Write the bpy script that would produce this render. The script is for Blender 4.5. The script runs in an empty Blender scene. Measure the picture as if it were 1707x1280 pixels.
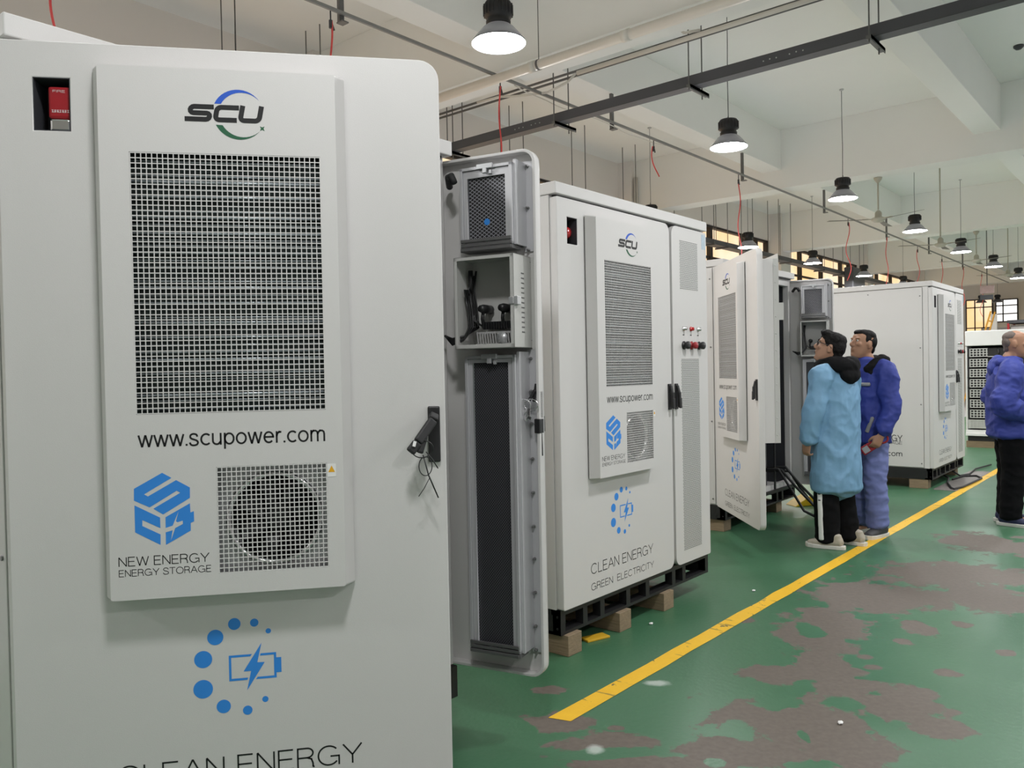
import bpy, bmesh, math, random
from mathutils import Vector, Matrix, noise
R = math.radians
S = bpy.context.scene
COL = S.collection
random.seed(7)

# ------------------------------------------------------------------ camera, world, exposure
FPX = 1339.13                                   # focal length in pixels of a 1707 px wide frame
yaw, pitch, roll = R(40.395), R(-0.890), R(-1.130)
F = Vector((math.cos(yaw)*math.cos(pitch), math.sin(yaw)*math.cos(pitch), math.sin(pitch)))
r0 = Vector((math.sin(yaw), -math.cos(yaw), 0)); u0 = r0.cross(F)
Rt = r0*math.cos(roll) + u0*math.sin(roll)
Up = -r0*math.sin(roll) + u0*math.cos(roll)
cam = bpy.data.cameras.new('camera'); co = bpy.data.objects.new('camera', cam); COL.objects.link(co)
cam.sensor_fit = 'HORIZONTAL'; cam.sensor_width = 36.0; cam.lens = 36.0*FPX/1707
cam.clip_start = 0.05; cam.clip_end = 200
M4 = Matrix((Rt, Up, -F)).transposed().to_4x4(); M4.translation = Vector((0, 0, 1.45))
co.matrix_world = M4
S.camera = co
S.view_settings.view_transform = 'Standard'; S.view_settings.look = 'None'
S.view_settings.gamma = 1.0; S.view_settings.use_curve_mapping = False
S.view_settings.exposure = 0.0
LAMP_POWER = 172.0                                # emission of the lamp diffusers
SHADE_THROUGH = 0.0015                            # share of lamp light passing the smoky reflectors upwards
FILL_PANE = 0.4                                   # fill emission of the added, unseen right hand windows
wd = bpy.data.worlds.new('world'); S.world = wd; wd.use_nodes = True
wd.node_tree.nodes['Background'].inputs[0].default_value = (0.85, 0.92, 1.0, 1)
wd.node_tree.nodes['Background'].inputs[1].default_value = 0.45
S.cycles.use_denoising = True
S.cycles.max_bounces = 10
S.cycles.diffuse_bounces = 8
S.cycles.sample_clamp_indirect = 6.0

# ------------------------------------------------------------------ materials
def nd(nt, t, **k):
    n = nt.nodes.new(t)
    for a, b in k.items(): setattr(n, a, b)
    return n
def mat(name, c, rough=0.5, metal=0.0, bump=0.0, bscale=60.0, var=0.0, vscale=3.0, spec=0.5, coat=0.0, stretch=None):
    m = bpy.data.materials.new(name); m.use_nodes = True
    nt = m.node_tree; b = nt.nodes['Principled BSDF']
    b.inputs['Base Color'].default_value = (*c, 1); b.inputs['Roughness'].default_value = rough
    b.inputs['Metallic'].default_value = metal; b.inputs['Specular IOR Level'].default_value = spec
    b.inputs['Coat Weight'].default_value = coat
    tc = nd(nt, 'ShaderNodeTexCoord'); src = tc.outputs['Object']
    if stretch:
        mp = nd(nt, 'ShaderNodeMapping'); mp.inputs['Scale'].default_value = stretch
        nt.links.new(src, mp.inputs[0]); src = mp.outputs[0]
    if var:
        n = nd(nt, 'ShaderNodeTexNoise'); n.inputs['Scale'].default_value = vscale; n.inputs['Detail'].default_value = 5
        nt.links.new(src, n.inputs['Vector'])
        mx = nd(nt, 'ShaderNodeMix', data_type='RGBA')
        mx.inputs[6].default_value = (*[v*(1-var) for v in c], 1); mx.inputs[7].default_value = (*[min(1, v*(1+var)) for v in c], 1)
        nt.links.new(n.outputs[0], mx.inputs[0]); nt.links.new(mx.outputs[2], b.inputs['Base Color'])
    if bump:
        n = nd(nt, 'ShaderNodeTexNoise'); n.inputs['Scale'].default_value = bscale; n.inputs['Detail'].default_value = 3
        nt.links.new(src, n.inputs['Vector'])
        bp = nd(nt, 'ShaderNodeBump'); bp.inputs['Strength'].default_value = bump; bp.inputs['Distance'].default_value = 0.01
        nt.links.new(n.outputs[0], bp.inputs['Height']); nt.links.new(bp.outputs[0], b.inputs['Normal'])
    return m
def emit(name, c, s):
    m = bpy.data.materials.new(name); m.use_nodes = True; nt = m.node_tree
    for n in list(nt.nodes):
        if n.type == 'BSDF_PRINCIPLED': nt.nodes.remove(n)
    e = nd(nt, 'ShaderNodeEmission'); e.inputs[0].default_value = (*c, 1); e.inputs[1].default_value = s
    nt.links.new(e.outputs[0], nt.nodes['Material Output'].inputs[0]); return m
def math_(nt, op, a, b=None, c=None):
    n = nd(nt, 'ShaderNodeMath', operation=op)
    for i, v in enumerate((a, b, c)):
        if v is None: continue
        if isinstance(v, (int, float)): n.inputs[i].default_value = v
        else: nt.links.new(v, n.inputs[i])
    return n.outputs[0]
def holes(name, base, hole, kind, px, pz, fill, rough=0.45, metal=0.0):
    """sheet with a punched pattern in its object XZ plane"""
    m = mat(name, base, rough, metal); nt = m.node_tree; b = nt.nodes['Principled BSDF']
    tc = nd(nt, 'ShaderNodeTexCoord'); sp = nd(nt, 'ShaderNodeSeparateXYZ'); nt.links.new(tc.outputs['Object'], sp.inputs[0])
    x = math_(nt, 'MULTIPLY', sp.outputs[0], 1/px); z = math_(nt, 'MULTIPLY', sp.outputs[2], 1/pz)
    if kind == 'diamond':
        a = math_(nt, 'PINGPONG', math_(nt, 'ADD', x, z), 0.5); c = math_(nt, 'PINGPONG', math_(nt, 'SUBTRACT', x, z), 0.5)
        msk = math_(nt, 'GREATER_THAN', math_(nt, 'MINIMUM', a, c), fill)
    else:                                        # staggered slots
        row = math_(nt, 'FLOOR', z); off = math_(nt, 'MULTIPLY', math_(nt, 'MODULO', row, 2.0), 0.5)
        fx = math_(nt, 'ABSOLUTE', math_(nt, 'SUBTRACT', math_(nt, 'FRACT', math_(nt, 'ADD', x, off)), 0.5))
        fz = math_(nt, 'ABSOLUTE', math_(nt, 'SUBTRACT', math_(nt, 'FRACT', z), 0.5))
        msk = math_(nt, 'MULTIPLY', math_(nt, 'LESS_THAN', fx, 0.36), math_(nt, 'LESS_THAN', fz, fill))
    mx = nd(nt, 'ShaderNodeMix', data_type='RGBA'); mx.inputs[6].default_value = (*base, 1); mx.inputs[7].default_value = (*hole, 1)
    nt.links.new(msk, mx.inputs[0]); nt.links.new(mx.outputs[2], b.inputs['Base Color'])
    if metal: nt.links.new(math_(nt, 'MULTIPLY', math_(nt, 'SUBTRACT', 1.0, msk), metal), b.inputs['Metallic'])
    return m

M = {}
M['paint'] = mat('white_powder_coat', (0.60, 0.59, 0.58), 0.42, bump=0.06, bscale=420)
M['paint2'] = mat('pale_grey_powder_coat', (0.50, 0.50, 0.48), 0.45, bump=0.05, bscale=420)
M['zinc'] = mat('zinc_sheet', (0.52, 0.53, 0.54), 0.36, 0.5, var=0.12, vscale=9)
M['alu'] = mat('aluminium', (0.56, 0.56, 0.58), 0.38, 0.35)
M['darkzinc'] = mat('dull_zinc_screw', (0.22, 0.22, 0.22), 0.35, 0.6)
M['steel'] = mat('bright_steel', (0.75, 0.75, 0.76), 0.2, 1.0)
M['darksteel'] = mat('dark_grey_steel', (0.045, 0.048, 0.055), 0.5, 0.1)
M['tray'] = mat('grey_painted_tray', (0.075, 0.078, 0.088), 0.5)
M['greysteel'] = mat('grey_channel_steel', (0.16, 0.16, 0.16), 0.5, 0.5)
M['railgrey'] = mat('light_grey_rail', (0.24, 0.24, 0.235), 0.5, 0.2)
M['black'] = mat('black_plastic', (0.012, 0.012, 0.013), 0.42)
M['blackbase'] = mat('black_painted_steel', (0.010, 0.010, 0.011), 0.5)
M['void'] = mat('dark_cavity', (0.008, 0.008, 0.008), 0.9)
M['rubber'] = mat('black_rubber', (0.015, 0.015, 0.016), 0.65)
M['ink'] = mat('black_lettering', (0.006, 0.006, 0.007), 0.5)
M['blue'] = mat('blue_print', (0.030, 0.235, 0.70), 0.5)
M['logoblue'] = mat('royal_blue_print', (0.012, 0.085, 0.50), 0.5)
M['logogreen'] = mat('green_print', (0.012, 0.10, 0.045), 0.5)
M['red'] = mat('red_plastic', (0.30, 0.012, 0.018), 0.35)
M['redlens'] = mat('red_glossy_lens', (0.45, 0.01, 0.015), 0.08, coat=1.0)
M['redhose'] = mat('red_air_hose', (0.72, 0.075, 0.075), 0.4)
M['coil'] = mat('coil_tube', (0.42, 0.47, 0.50), 0.30, 0.35)
M['coildark'] = mat('coil_fin_pack', (0.012, 0.02, 0.018), 0.5, 0.3)
M['vent'] = holes('perforated_vent', (0.60, 0.60, 0.58), (0.03, 0.03, 0.03), 'slot', 0.0125, 0.0098, 0.27)
M['filter'] = holes('expanded_mesh', (0.30, 0.30, 0.33), (0.005, 0.005, 0.006), 'diamond', 0.0205, 0.0150, 0.110, 0.5, 0.3)
M['filter2'] = holes('fine_expanded_mesh', (0.115, 0.115, 0.13), (0.004, 0.004, 0.005), 'diamond', 0.0105, 0.0125, 0.13, 0.5, 0.3)
M['plaster'] = mat('white_ceiling_plaster', (0.86, 0.868, 0.85), 0.9, var=0.06, vscale=0.6)
M['wall'] = mat('cream_wall_paint', (0.78, 0.75, 0.72), 0.9, var=0.07, vscale=0.8)
M['bouncefloor'] = mat('pale_bounce_floor', (0.38, 0.38, 0.40), 0.5, var=0.05)  # kept pale so the added, unseen floor areas bounce fill light
M['wallend'] = mat('beige_wall_paint', (0.82, 0.73, 0.62), 0.9, var=0.07, vscale=0.8)
M['frame'] = mat('dark_brown_window_frame', (0.020, 0.014, 0.012), 0.6)
M['pvc'] = mat('off_white_pipe', (0.70, 0.68, 0.63), 0.4, var=0.06, vscale=4)
M['wood'] = mat('raw_timber', (0.25, 0.185, 0.115), 0.8, var=0.35, vscale=9, bump=0.3, bscale=20, stretch=(2, 0.6, 7))
M['yellow'] = mat('yellow_floor_paint', (0.62, 0.36, 0.02), 0.5, var=0.12, vscale=9)
M['yellowplastic'] = mat('yellow_plastic', (0.75, 0.50, 0.01), 0.4)
M['lampblack'] = mat('lamp_black_housing', (0.012, 0.012, 0.014), 0.45)
M['lampshade'] = mat('smoke_translucent_reflector', (0.10, 0.10, 0.11), 0.35)
_nt = M['lampshade'].node_tree; _t = nd(_nt, 'ShaderNodeBsdfTranslucent'); _t.inputs[0].default_value = (0.55, 0.55, 0.55, 1); _m = nd(_nt, 'ShaderNodeMixShader'); _m.inputs[0].default_value = SHADE_THROUGH
_nt.links.new(_nt.nodes['Principled BSDF'].outputs[0], _m.inputs[1]); _nt.links.new(_t.outputs[0], _m.inputs[2]); _nt.links.new(_m.outputs[0], _nt.nodes['Material Output'].inputs[0])
M['lamp'] = emit('lamp_diffuser', (0.985, 0.98, 0.985), LAMP_POWER)
M['lampoff'] = mat('unlit_lamp_diffuser', (0.25, 0.25, 0.25), 0.4)
M['fan'] = mat('cream_fan_enamel', (0.45, 0.43, 0.36), 0.4)
M['fanblade'] = mat('dull_fan_blade', (0.13, 0.13, 0.115), 0.5)
M['skin'] = mat('skin', (0.42, 0.235, 0.155), 0.5, var=0.06, vscale=30)
M['skin2'] = mat('tanned_skin', (0.36, 0.19, 0.115), 0.5, var=0.06, vscale=30)
M['hair'] = mat('black_hair', (0.007, 0.006, 0.006), 0.65, spec=0.2, bump=0.5, bscale=120)
M['hairgrey'] = mat('cropped_grey_hair', (0.13, 0.10, 0.085), 0.7, bump=0.4, bscale=200)
M['coat'] = mat('light_blue_coat_cloth', (0.17, 0.34, 0.52), 0.62, bump=0.35, bscale=16, var=0.10, vscale=5)
M['hood'] = mat('black_hood_cloth', (0.009, 0.009, 0.010), 0.9, spec=0.15, bump=0.3, bscale=30)
M['jacket'] = mat('royal_blue_jacket_cloth', (0.026, 0.043, 0.265), 0.68, bump=0.4, bscale=14, var=0.12, vscale=6)
M['pants'] = mat('black_trouser_cloth', (0.006, 0.006, 0.007), 0.9, spec=0.12, bump=0.2, bscale=18)
M['jeans'] = mat('pale_blue_work_trousers', (0.16, 0.19, 0.42), 0.8, bump=0.35, bscale=14, var=0.15, vscale=6)
M['reflect'] = mat('grey_reflective_band', (0.30, 0.29, 0.28), 0.45)
M['shoe'] = mat('beige_sneaker', (0.42, 0.38, 0.31), 0.6, var=0.15, vscale=40)
M['sole'] = mat('white_shoe_sole', (0.68, 0.66, 0.62), 0.6)
M['navy'] = mat('navy_canvas', (0.022, 0.028, 0.075), 0.75)
M['greyshoe'] = mat('dark_grey_shoe', (0.05, 0.05, 0.055), 0.6)
M['white'] = mat('white_sheet', (0.75, 0.75, 0.74), 0.5)
M['eye'] = mat('eye_white', (0.6, 0.58, 0.55), 0.25)
M['orange'] = mat('orange_triangle', (0.75, 0.38, 0.01), 0.5)
M['greyduct'] = mat('grey_wiring_duct', (0.33, 0.33, 0.33), 0.6)
M['plate'] = mat('worn_chequer_plate', (0.22, 0.20, 0.19), 0.5, 0.4, var=0.2, vscale=6)
M['label'] = mat('pale_blue_label', (0.42, 0.52, 0.60), 0.5, var=0.2, vscale=60)
M['sign'] = mat('faded_pink_sign', (0.38, 0.27, 0.26), 0.6, var=0.25, vscale=18)
M['modules'] = mat('module_white_face', (0.50, 0.50, 0.48), 0.5)
M['ladder'] = mat('yellow_ladder', (0.75, 0.38, 0.05), 0.5)
M['concrete'] = mat('grey_partition', (0.30, 0.29, 0.28), 0.8)

def window_glow():
    m = bpy.data.materials.new('daylit_frosted_pane'); m.use_nodes = True; nt = m.node_tree
    nt.nodes.remove(nt.nodes['Principled BSDF'])
    tc = nd(nt, 'ShaderNodeTexCoord'); n = nd(nt, 'ShaderNodeTexNoise'); n.inputs['Scale'].default_value = 0.9
    nt.links.new(tc.outputs['Object'], n.inputs['Vector'])
    cr = nd(nt, 'ShaderNodeValToRGB'); nt.links.new(n.outputs[0], cr.inputs[0])
    cr.color_ramp.elements[0].position = 0.40; cr.color_ramp.elements[0].color = (0.95, 0.62, 0.30, 1)
    cr.color_ramp.elements[1].position = 0.62; cr.color_ramp.elements[1].color = (0.95, 0.76, 0.55, 1)
    e = nd(nt, 'ShaderNodeEmission'); e.inputs[1].default_value = 1.25
    nt.links.new(cr.outputs[0], e.inputs[0]); nt.links.new(e.outputs[0], nt.nodes['Material Output'].inputs[0]); return m
M['pane'] = window_glow()
M['panefill'] = emit('fill_light_pane', (0.90, 0.95, 1.0), FILL_PANE)  # even fill glow of the added right hand panes
M['panewhite'] = emit('bright_daylit_pane', (1.0, 0.97, 0.92), 1.3)

# worn green epoxy floor: hand placed bare patches (axes turned with the aisle view), edges broken up by noise
BROWN = [(3.788,6.415,.278,.352),(2.987,5.491,.462,.31),(2.866,4.949,.251,.3),(2.92,4.753,.145,.166),(2.186,4.998,.281,.318),(2.488,4.966,.22,.212),(1.763,4.511,.179,.249),(1.551,4.325,.12,.207),(1.646,4.179,.087,.15),(1.484,3.841,.126,.271),(1.254,3.764,.164,.105),(1.487,3.619,.132,.145),(1.565,3.373,.198,.174),(1.67,3.186,.105,.08),(1.752,3.507,.073,.097),(1.131,3.264,.283,.235),(1.232,3.084,.161,.222),(.824,2.998,.22,.133),(.492,2.931,.268,.064),(.333,3.085,.174,.094),(.158,3.293,.116,.086),(2.205,4.373,.083,.103),(2.008,4.174,.036,.043),(1.728,3.961,.041,.031),(1.697,3.828,.04,.029),(2.003,3.74,.054,.045),(2.43,3.981,.044,.035),(2.468,4.428,.046,.043),(3.553,6.526,.088,.104),(1.302,4.578,.048,.041),(.395,3.228,.034,.021),(.151,3.631,.064,.045),(1.9,2.2,.5,.25),(.2,2.1,.6,.3),(4.6,6.0,.4,.5)]
GREEN = [(.874,3.177,.069,.075),(1.4,3.408,.074,.08),(1.114,3.121,.022,.053),(1.126,3.477,.097,.113),(1.592,4.373,.068,.132),(1.449,3.223,.045,.102),(.335,3.014,.213,.049),(.719,2.921,.041,.032),(.992,2.899,.036,.025)]
WHITE = [(.628,3.688,.05,.03),(.29,3.049,.03,.03)]
def floor_mat():
    m = bpy.data.materials.new('worn_green_epoxy'); m.use_nodes = True; nt = m.node_tree; b = nt.nodes['Principled BSDF']
    tc = nd(nt, 'ShaderNodeTexCoord')
    mp = nd(nt, 'ShaderNodeMapping'); mp.vector_type = 'POINT'
    # (X,Y) -> (r,d): r = X sin(yaw) - Y cos(yaw), d = X cos(yaw) + Y sin(yaw)
    mp.inputs['Rotation'].default_value = (0, 0, R(90) - yaw)
    nt.links.new(tc.outputs['Object'], mp.inputs[0]); P = mp.outputs[0]
    nz = nd(nt, 'ShaderNodeTexNoise'); nz.inputs['Scale'].default_value = 7.5; nz.inputs['Detail'].default_value = 7; nz.inputs['Roughness'].default_value = 0.62
    nt.links.new(P, nz.inputs['Vector'])
    def field(bl):
        out = None
        for r, d, a, c in bl:
            v = nd(nt, 'ShaderNodeVectorMath', operation='MULTIPLY_ADD')
            nt.links.new(P, v.inputs[0]); v.inputs[1].default_value = (1/a, 1/c, 0); v.inputs[2].default_value = (-r/a, -d/c, 0)
            l = nd(nt, 'ShaderNodeVectorMath', operation='LENGTH'); nt.links.new(v.outputs[0], l.inputs[0])
            out = l.outputs['Value'] if out is None else math_(nt, 'MINIMUM', out, l.outputs['Value'])
        return out
    wob = math_(nt, 'MULTIPLY', math_(nt, 'SUBTRACT', nz.outputs[0], 0.5), 2.7)
    def edge(bl, w=0.06):
        v = math_(nt, 'ADD', field(bl), wob)
        return math_(nt, 'SUBTRACT', 1.0, math_(nt, 'SMOOTH_MIN', 1.0, math_(nt, 'MAXIMUM', 0.0, math_(nt, 'DIVIDE', math_(nt, 'SUBTRACT', v, 1.0 - w), 2*w)), 0.05))
    fb = edge([(r, d, a*1.16, c*1.16) for r, d, a, c in BROWN]); fg = edge(GREEN); fw = edge(WHITE, 0.4)
    msk = math_(nt, 'MULTIPLY', fb, math_(nt, 'SUBTRACT', 1.0, fg))
    n2 = nd(nt, 'ShaderNodeTexNoise'); n2.inputs['Scale'].default_value = 1.6; n2.inputs['Detail'].default_value = 8; nt.links.new(P, n2.inputs['Vector'])
    n3 = nd(nt, 'ShaderNodeTexNoise'); n3.inputs['Scale'].default_value = 38; n3.inputs['Detail'].default_value = 4; nt.links.new(P, n3.inputs['Vector'])
    g = nd(nt, 'ShaderNodeMix', data_type='RGBA'); g.inputs[6].default_value = (0.040, 0.125, 0.062, 1); g.inputs[7].default_value = (0.060, 0.165, 0.088, 1)
    nt.links.new(n2.outputs[0], g.inputs[0])
    br = nd(nt, 'ShaderNodeMix', data_type='RGBA'); br.inputs[6].default_value = (0.088, 0.073, 0.060, 1); br.inputs[7].default_value = (0.165, 0.138, 0.116, 1)
    nt.links.new(n3.outputs[0], br.inputs[0])
    mx = nd(nt, 'ShaderNodeMix', data_type='RGBA'); nt.links.new(msk, mx.inputs[0]); nt.links.new(g.outputs[2], mx.inputs[6]); nt.links.new(br.outputs[2], mx.inputs[7])
    # scattered random chips away from the aisle
    n4 = nd(nt, 'ShaderNodeTexNoise'); n4.inputs['Scale'].default_value = 2.6; n4.inputs['Detail'].default_value = 6; nt.links.new(P, n4.inputs['Vector'])
    chip = math_(nt, 'MULTIPLY', math_(nt, 'GREATER_THAN', n4.outputs[0], 0.70), 0.8)
    mc = nd(nt, 'ShaderNodeMix', data_type='RGBA'); nt.links.new(chip, mc.inputs[0]); nt.links.new(mx.outputs[2], mc.inputs[6]); mc.inputs[7].default_value = (0.12, 0.11, 0.095, 1)
    mw = nd(nt, 'ShaderNodeMix', data_type='RGBA'); nt.links.new(math_(nt, 'MULTIPLY', fw, 0.6), mw.inputs[0]); nt.links.new(mc.outputs[2], mw.inputs[6]); mw.inputs[7].default_value = (0.6, 0.65, 0.62, 1)
    nt.links.new(mw.outputs[2], b.inputs['Base Color'])
    rr = math_(nt, 'ADD', math_(nt, 'MULTIPLY', msk, 0.25), math_(nt, 'ADD', 0.28, math_(nt, 'MULTIPLY', n2.outputs[0], 0.22)))
    nt.links.new(rr, b.inputs['Roughness'])
    bp = nd(nt, 'ShaderNodeBump'); bp.inputs['Strength'].default_value = 0.15; bp.inputs['Distance'].default_value = 0.01
    nt.links.new(n3.outputs[0], bp.inputs['Height']); nt.links.new(bp.outputs[0], b.inputs['Normal'])
    return m
M['floor'] = floor_mat()

def line_mat():
    m = mat('yellow_line_paint', (0.62, 0.36, 0.02), 0.5); nt = m.node_tree; b = nt.nodes['Principled BSDF']
    tc = nd(nt, 'ShaderNodeTexCoord'); n = nd(nt, 'ShaderNodeTexNoise'); n.inputs['Scale'].default_value = 14; n.inputs['Detail'].default_value = 8; n.inputs['Roughness'].default_value = 0.7
    nt.links.new(tc.outputs['Object'], n.inputs['Vector'])
    mp = nd(nt, 'ShaderNodeMapping'); mp.inputs['Scale'].default_value = (7, 1.2, 1); mp.inputs['Rotation'].default_value = (0, 0, 0.7); nt.links.new(tc.outputs['Object'], mp.inputs[0])
    w = nd(nt, 'ShaderNodeTexNoise'); w.inputs['Scale'].default_value = 2.2; w.inputs['Detail'].default_value = 4; nt.links.new(mp.outputs[0], w.inputs['Vector'])
    k = math_(nt, 'MAXIMUM', math_(nt, 'GREATER_THAN', n.outputs[0], 0.63), math_(nt, 'MULTIPLY', math_(nt, 'GREATER_THAN', w.outputs[0], 0.64), 0.6))
    mx = nd(nt, 'ShaderNodeMix', data_type='RGBA'); nt.links.new(k, mx.inputs[0])
    c2 = nd(nt, 'ShaderNodeMix', data_type='RGBA'); c2.inputs[6].default_value = (0.72, 0.40, 0.012, 1); c2.inputs[7].default_value = (0.90, 0.55, 0.03, 1); nt.links.new(n.outputs[0], c2.inputs[0])
    nt.links.new(c2.outputs[2], mx.inputs[6]); mx.inputs[7].default_value = (0.10, 0.09, 0.05, 1); nt.links.new(mx.outputs[2], b.inputs['Base Color']); return m
M['line'] = line_mat()

# ------------------------------------------------------------------ mesh helpers
def link(name, me, parent=None, m=None, loc=None, rz=0.0):
    o = bpy.data.objects.new(name, me); COL.objects.link(o)
    if m is not None and me is not None and not me.materials: me.materials.append(M[m] if isinstance(m, str) else m)
    if loc is not None: o.location = loc
    if rz: o.rotation_euler = (0, 0, rz)
    if parent is not None: o.parent = parent
    return o
def tag(o, label=None, cat=None, group=None, kind=None):
    if label: o['label'] = label
    if cat: o['category'] = cat
    if group: o['group'] = group
    if kind: o['kind'] = kind
    return o
def thing(name, label, cat, loc=(0, 0, 0), rz=0.0, group=None):
    return tag(link(name, None, None, None, loc, rz), label, cat, group)
class MB:
    def __init__(s): s.b = bmesh.new()
    def box(s, x0, x1, y0, y1, z0, z1):
        v = [s.b.verts.new(p) for p in ((x0,y0,z0),(x1,y0,z0),(x1,y1,z0),(x0,y1,z0),(x0,y0,z1),(x1,y0,z1),(x1,y1,z1),(x0,y1,z1))]
        for f in ((0,3,2,1),(4,5,6,7),(0,1,5,4),(1,2,6,5),(2,3,7,6),(3,0,4,7)): s.b.faces.new([v[i] for i in f])
        s.last = v; return s
    def obox(s, c, h, mtx):
        s.box(-h[0], h[0], -h[1], h[1], -h[2], h[2])
        for v in s.last: v.co = mtx @ v.co + Vector(c)
        return s
    def bar(s, a, b, w, d=None, up=(0, 0, 1)):
        a, b = Vector(a), Vector(b); t = (b-a); L = t.length; t.normalize(); up = Vector(up)
        if abs(t.dot(up)) > .99: up = Vector((1, 0, 0))
        x = t.cross(up).normalized(); y = x.cross(t)
        return s.obox((a+b)/2, (w/2, (d or w)/2, L/2), Matrix((x, y, t)).transposed())
    def tube(s, pts, r, seg=10, cap=True, closed=False):
        pts = [Vector(p) for p in pts]; n = len(pts); rs = r if isinstance(r, (list, tuple)) else [r]*n
        rings = []; ref = None
        for i, p in enumerate(pts):
            if closed: t = pts[(i+1) % n] - pts[i-1]
            else: t = pts[min(i+1, n-1)] - pts[max(i-1, 0)]
            if t.length < 1e-9: t = Vector((0, 0, 1))
            t.normalize()
            if ref is None:
                ref = Vector((0, 0, 1)) if abs(t.z) < .9 else Vector((1, 0, 0))
            x = ref - t*ref.dot(t); x.normalize(); ref = x; y = t.cross(x)
            rings.append([s.b.verts.new(p + (x*math.cos(2*math.pi*k/seg) + y*math.sin(2*math.pi*k/seg))*rs[i]) for k in range(seg)])
        for i in range(n if closed else n-1):
            A, B = rings[i], rings[(i+1) % n]
            for k in range(seg): s.b.faces.new((A[k], A[(k+1) % seg], B[(k+1) % seg], B[k]))
        if cap and not closed:
            s.b.faces.new(rings[0][::-1]); s.b.faces.new(rings[-1])
        return s
    def cyl(s, a, b, r, seg=16): return s.tube([a, b], r, seg)
    def lathe(s, prof, c=(0, 0, 0), seg=28, axis='z', cap=True):
        c = Vector(c); rings = []
        for r, h in prof:
            ring = []
            for k in range(seg):
                a = 2*math.pi*k/seg; x, y = r*math.cos(a), r*math.sin(a)
                p = (x, y, h) if axis == 'z' else ((x, -h, y) if axis == 'y' else (h, x, y))
                ring.append(s.b.verts.new(c + Vector(p)))
            rings.append(ring)
        for A, B in zip(rings, rings[1:]):
            for k in range(seg): s.b.faces.new((A[k], A[(k+1) % seg], B[(k+1) % seg], B[k]))
        if cap:
            if prof[0][0] > 1e-5: s.b.faces.new(rings[0][::-1])
            if prof[-1][0] > 1e-5: s.b.faces.new(rings[-1])
        return s
    def poly(s, pts, y0, y1):                      # XZ outline given counter-clockwise seen from -y
        a = [s.b.verts.new((p[0], y0, p[1])) for p in pts]; c = [s.b.verts.new((p[0], y1, p[1])) for p in pts]
        n = len(pts); s.b.faces.new(a); s.b.faces.new(c[::-1])
        for i in range(n): s.b.faces.new((a[i], c[i], c[(i+1) % n], a[(i+1) % n]))
        return s
    def ell(s, c, r, mtx=None, u=16, v=10):
        for q in bmesh.ops.create_uvsphere(s.b, u_segments=u, v_segments=v, radius=1.0)['verts']:
            p = Vector((q.co.x*r[0], q.co.y*r[1], q.co.z*r[2]))
            if mtx is not None: p = mtx @ p
            q.co = p + Vector(c)
        return s
    def mesh(s, name, smooth=False, normals=True):
        if normals: bmesh.ops.recalc_face_normals(s.b, faces=s.b.faces[:])
        me = bpy.data.meshes.new(name); s.b.to_mesh(me); s.b.free()
        if smooth:
            for p in me.polygons: p.use_smooth = True
        return me
    def build(s, name, m, parent=None, smooth=False, bevel=0.0, loc=None, rz=0.0, seg=2):
        o = link(name, s.mesh(name, smooth), parent, m, loc, rz)
        if bevel:
            md = o.modifiers.new('bevel', 'BEVEL'); md.width = bevel; md.segments = seg; md.limit_method = 'ANGLE'
        if smooth == 'auto':
            md = o.modifiers.new('edges', 'EDGE_SPLIT'); md.split_angle = R(35)
        return o
def evalmesh(o):
    dg = bpy.context.evaluated_depsgraph_get(); dg.update()
    return bpy.data.meshes.new_from_object(o.evaluated_get(dg))
def rrect(x0, x1, z0, z1, rad=(0, 0, 0, 0), n=6):
    """counter-clockwise outline; radii: lower-left, lower-right, upper-right, upper-left"""
    pts = []
    for (cx, cz, sx, sz, a0), r in zip(((x0, z0, 1, 1, 180), (x1, z0, -1, 1, 270), (x1, z1, -1, -1, 0), (x0, z1, 1, -1, 90)), rad):
        if r <= 0: pts.append((cx, cz)); continue
        for k in range(n+1):
            a = R(a0 + 90*k/n); pts.append((cx + sx*r + r*math.cos(a), cz + sz*r + r*math.sin(a)))
    return pts
CACHE = {}
def plate(name, loops, y0, y1, m, parent=None, bevel=0.0, key=None):
    """flat sheet with holes: loops[0] outline, others cut-outs, in XZ; thickness y0..y1"""
    if key and key in CACHE:
        return link(name, CACHE[key], parent)
    cu = bpy.data.curves.new(name, 'CURVE'); cu.dimensions = '2D'; cu.fill_mode = 'BOTH'
    cu.extrude = max(1e-5, (y1-y0)/2 - bevel); cu.bevel_depth = bevel; cu.bevel_resolution = 1; cu.offset = -bevel
    for lp in loops:
        sp = cu.splines.new('POLY'); sp.points.add(len(lp)-1); sp.use_cyclic_u = True
        for p, q in zip(sp.points, lp): p.co = (q[0], q[1], 0, 1)
    t = bpy.data.objects.new('tmp', cu); COL.objects.link(t)
    me = evalmesh(t); bpy.data.objects.remove(t); bpy.data.curves.remove(cu)
    me.transform(Matrix(((1, 0, 0, 0), (0, 0, -1, (y0+y1)/2), (0, 1, 0, 0), (0, 0, 0, 1)))); me.name = name
    me.materials.clear(); me.materials.append(M[m])
    if key: CACHE[key] = me
    return link(name, me, parent)
def el(cx, cy, rx, ry, a0, a1, n=16): return [(cx+rx*math.cos(R(a0+(a1-a0)*k/n)), cy+ry*math.sin(R(a0+(a1-a0)*k/n))) for k in range(n+1)]
def spline(p, n=5):
    out = []
    for i in range(len(p)-1):
        a, b, c, d = p[max(i-1, 0)], p[i], p[i+1], p[min(i+2, len(p)-1)]
        for k in range(n):
            t = k/n; out.append(tuple(0.5*(2*b[j]+(c[j]-a[j])*t+(2*a[j]-5*b[j]+4*c[j]-d[j])*t*t+(3*b[j]-a[j]-3*c[j]+d[j])*t**3) for j in range(len(b))))
    return out + [tuple(p[-1])]
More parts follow.
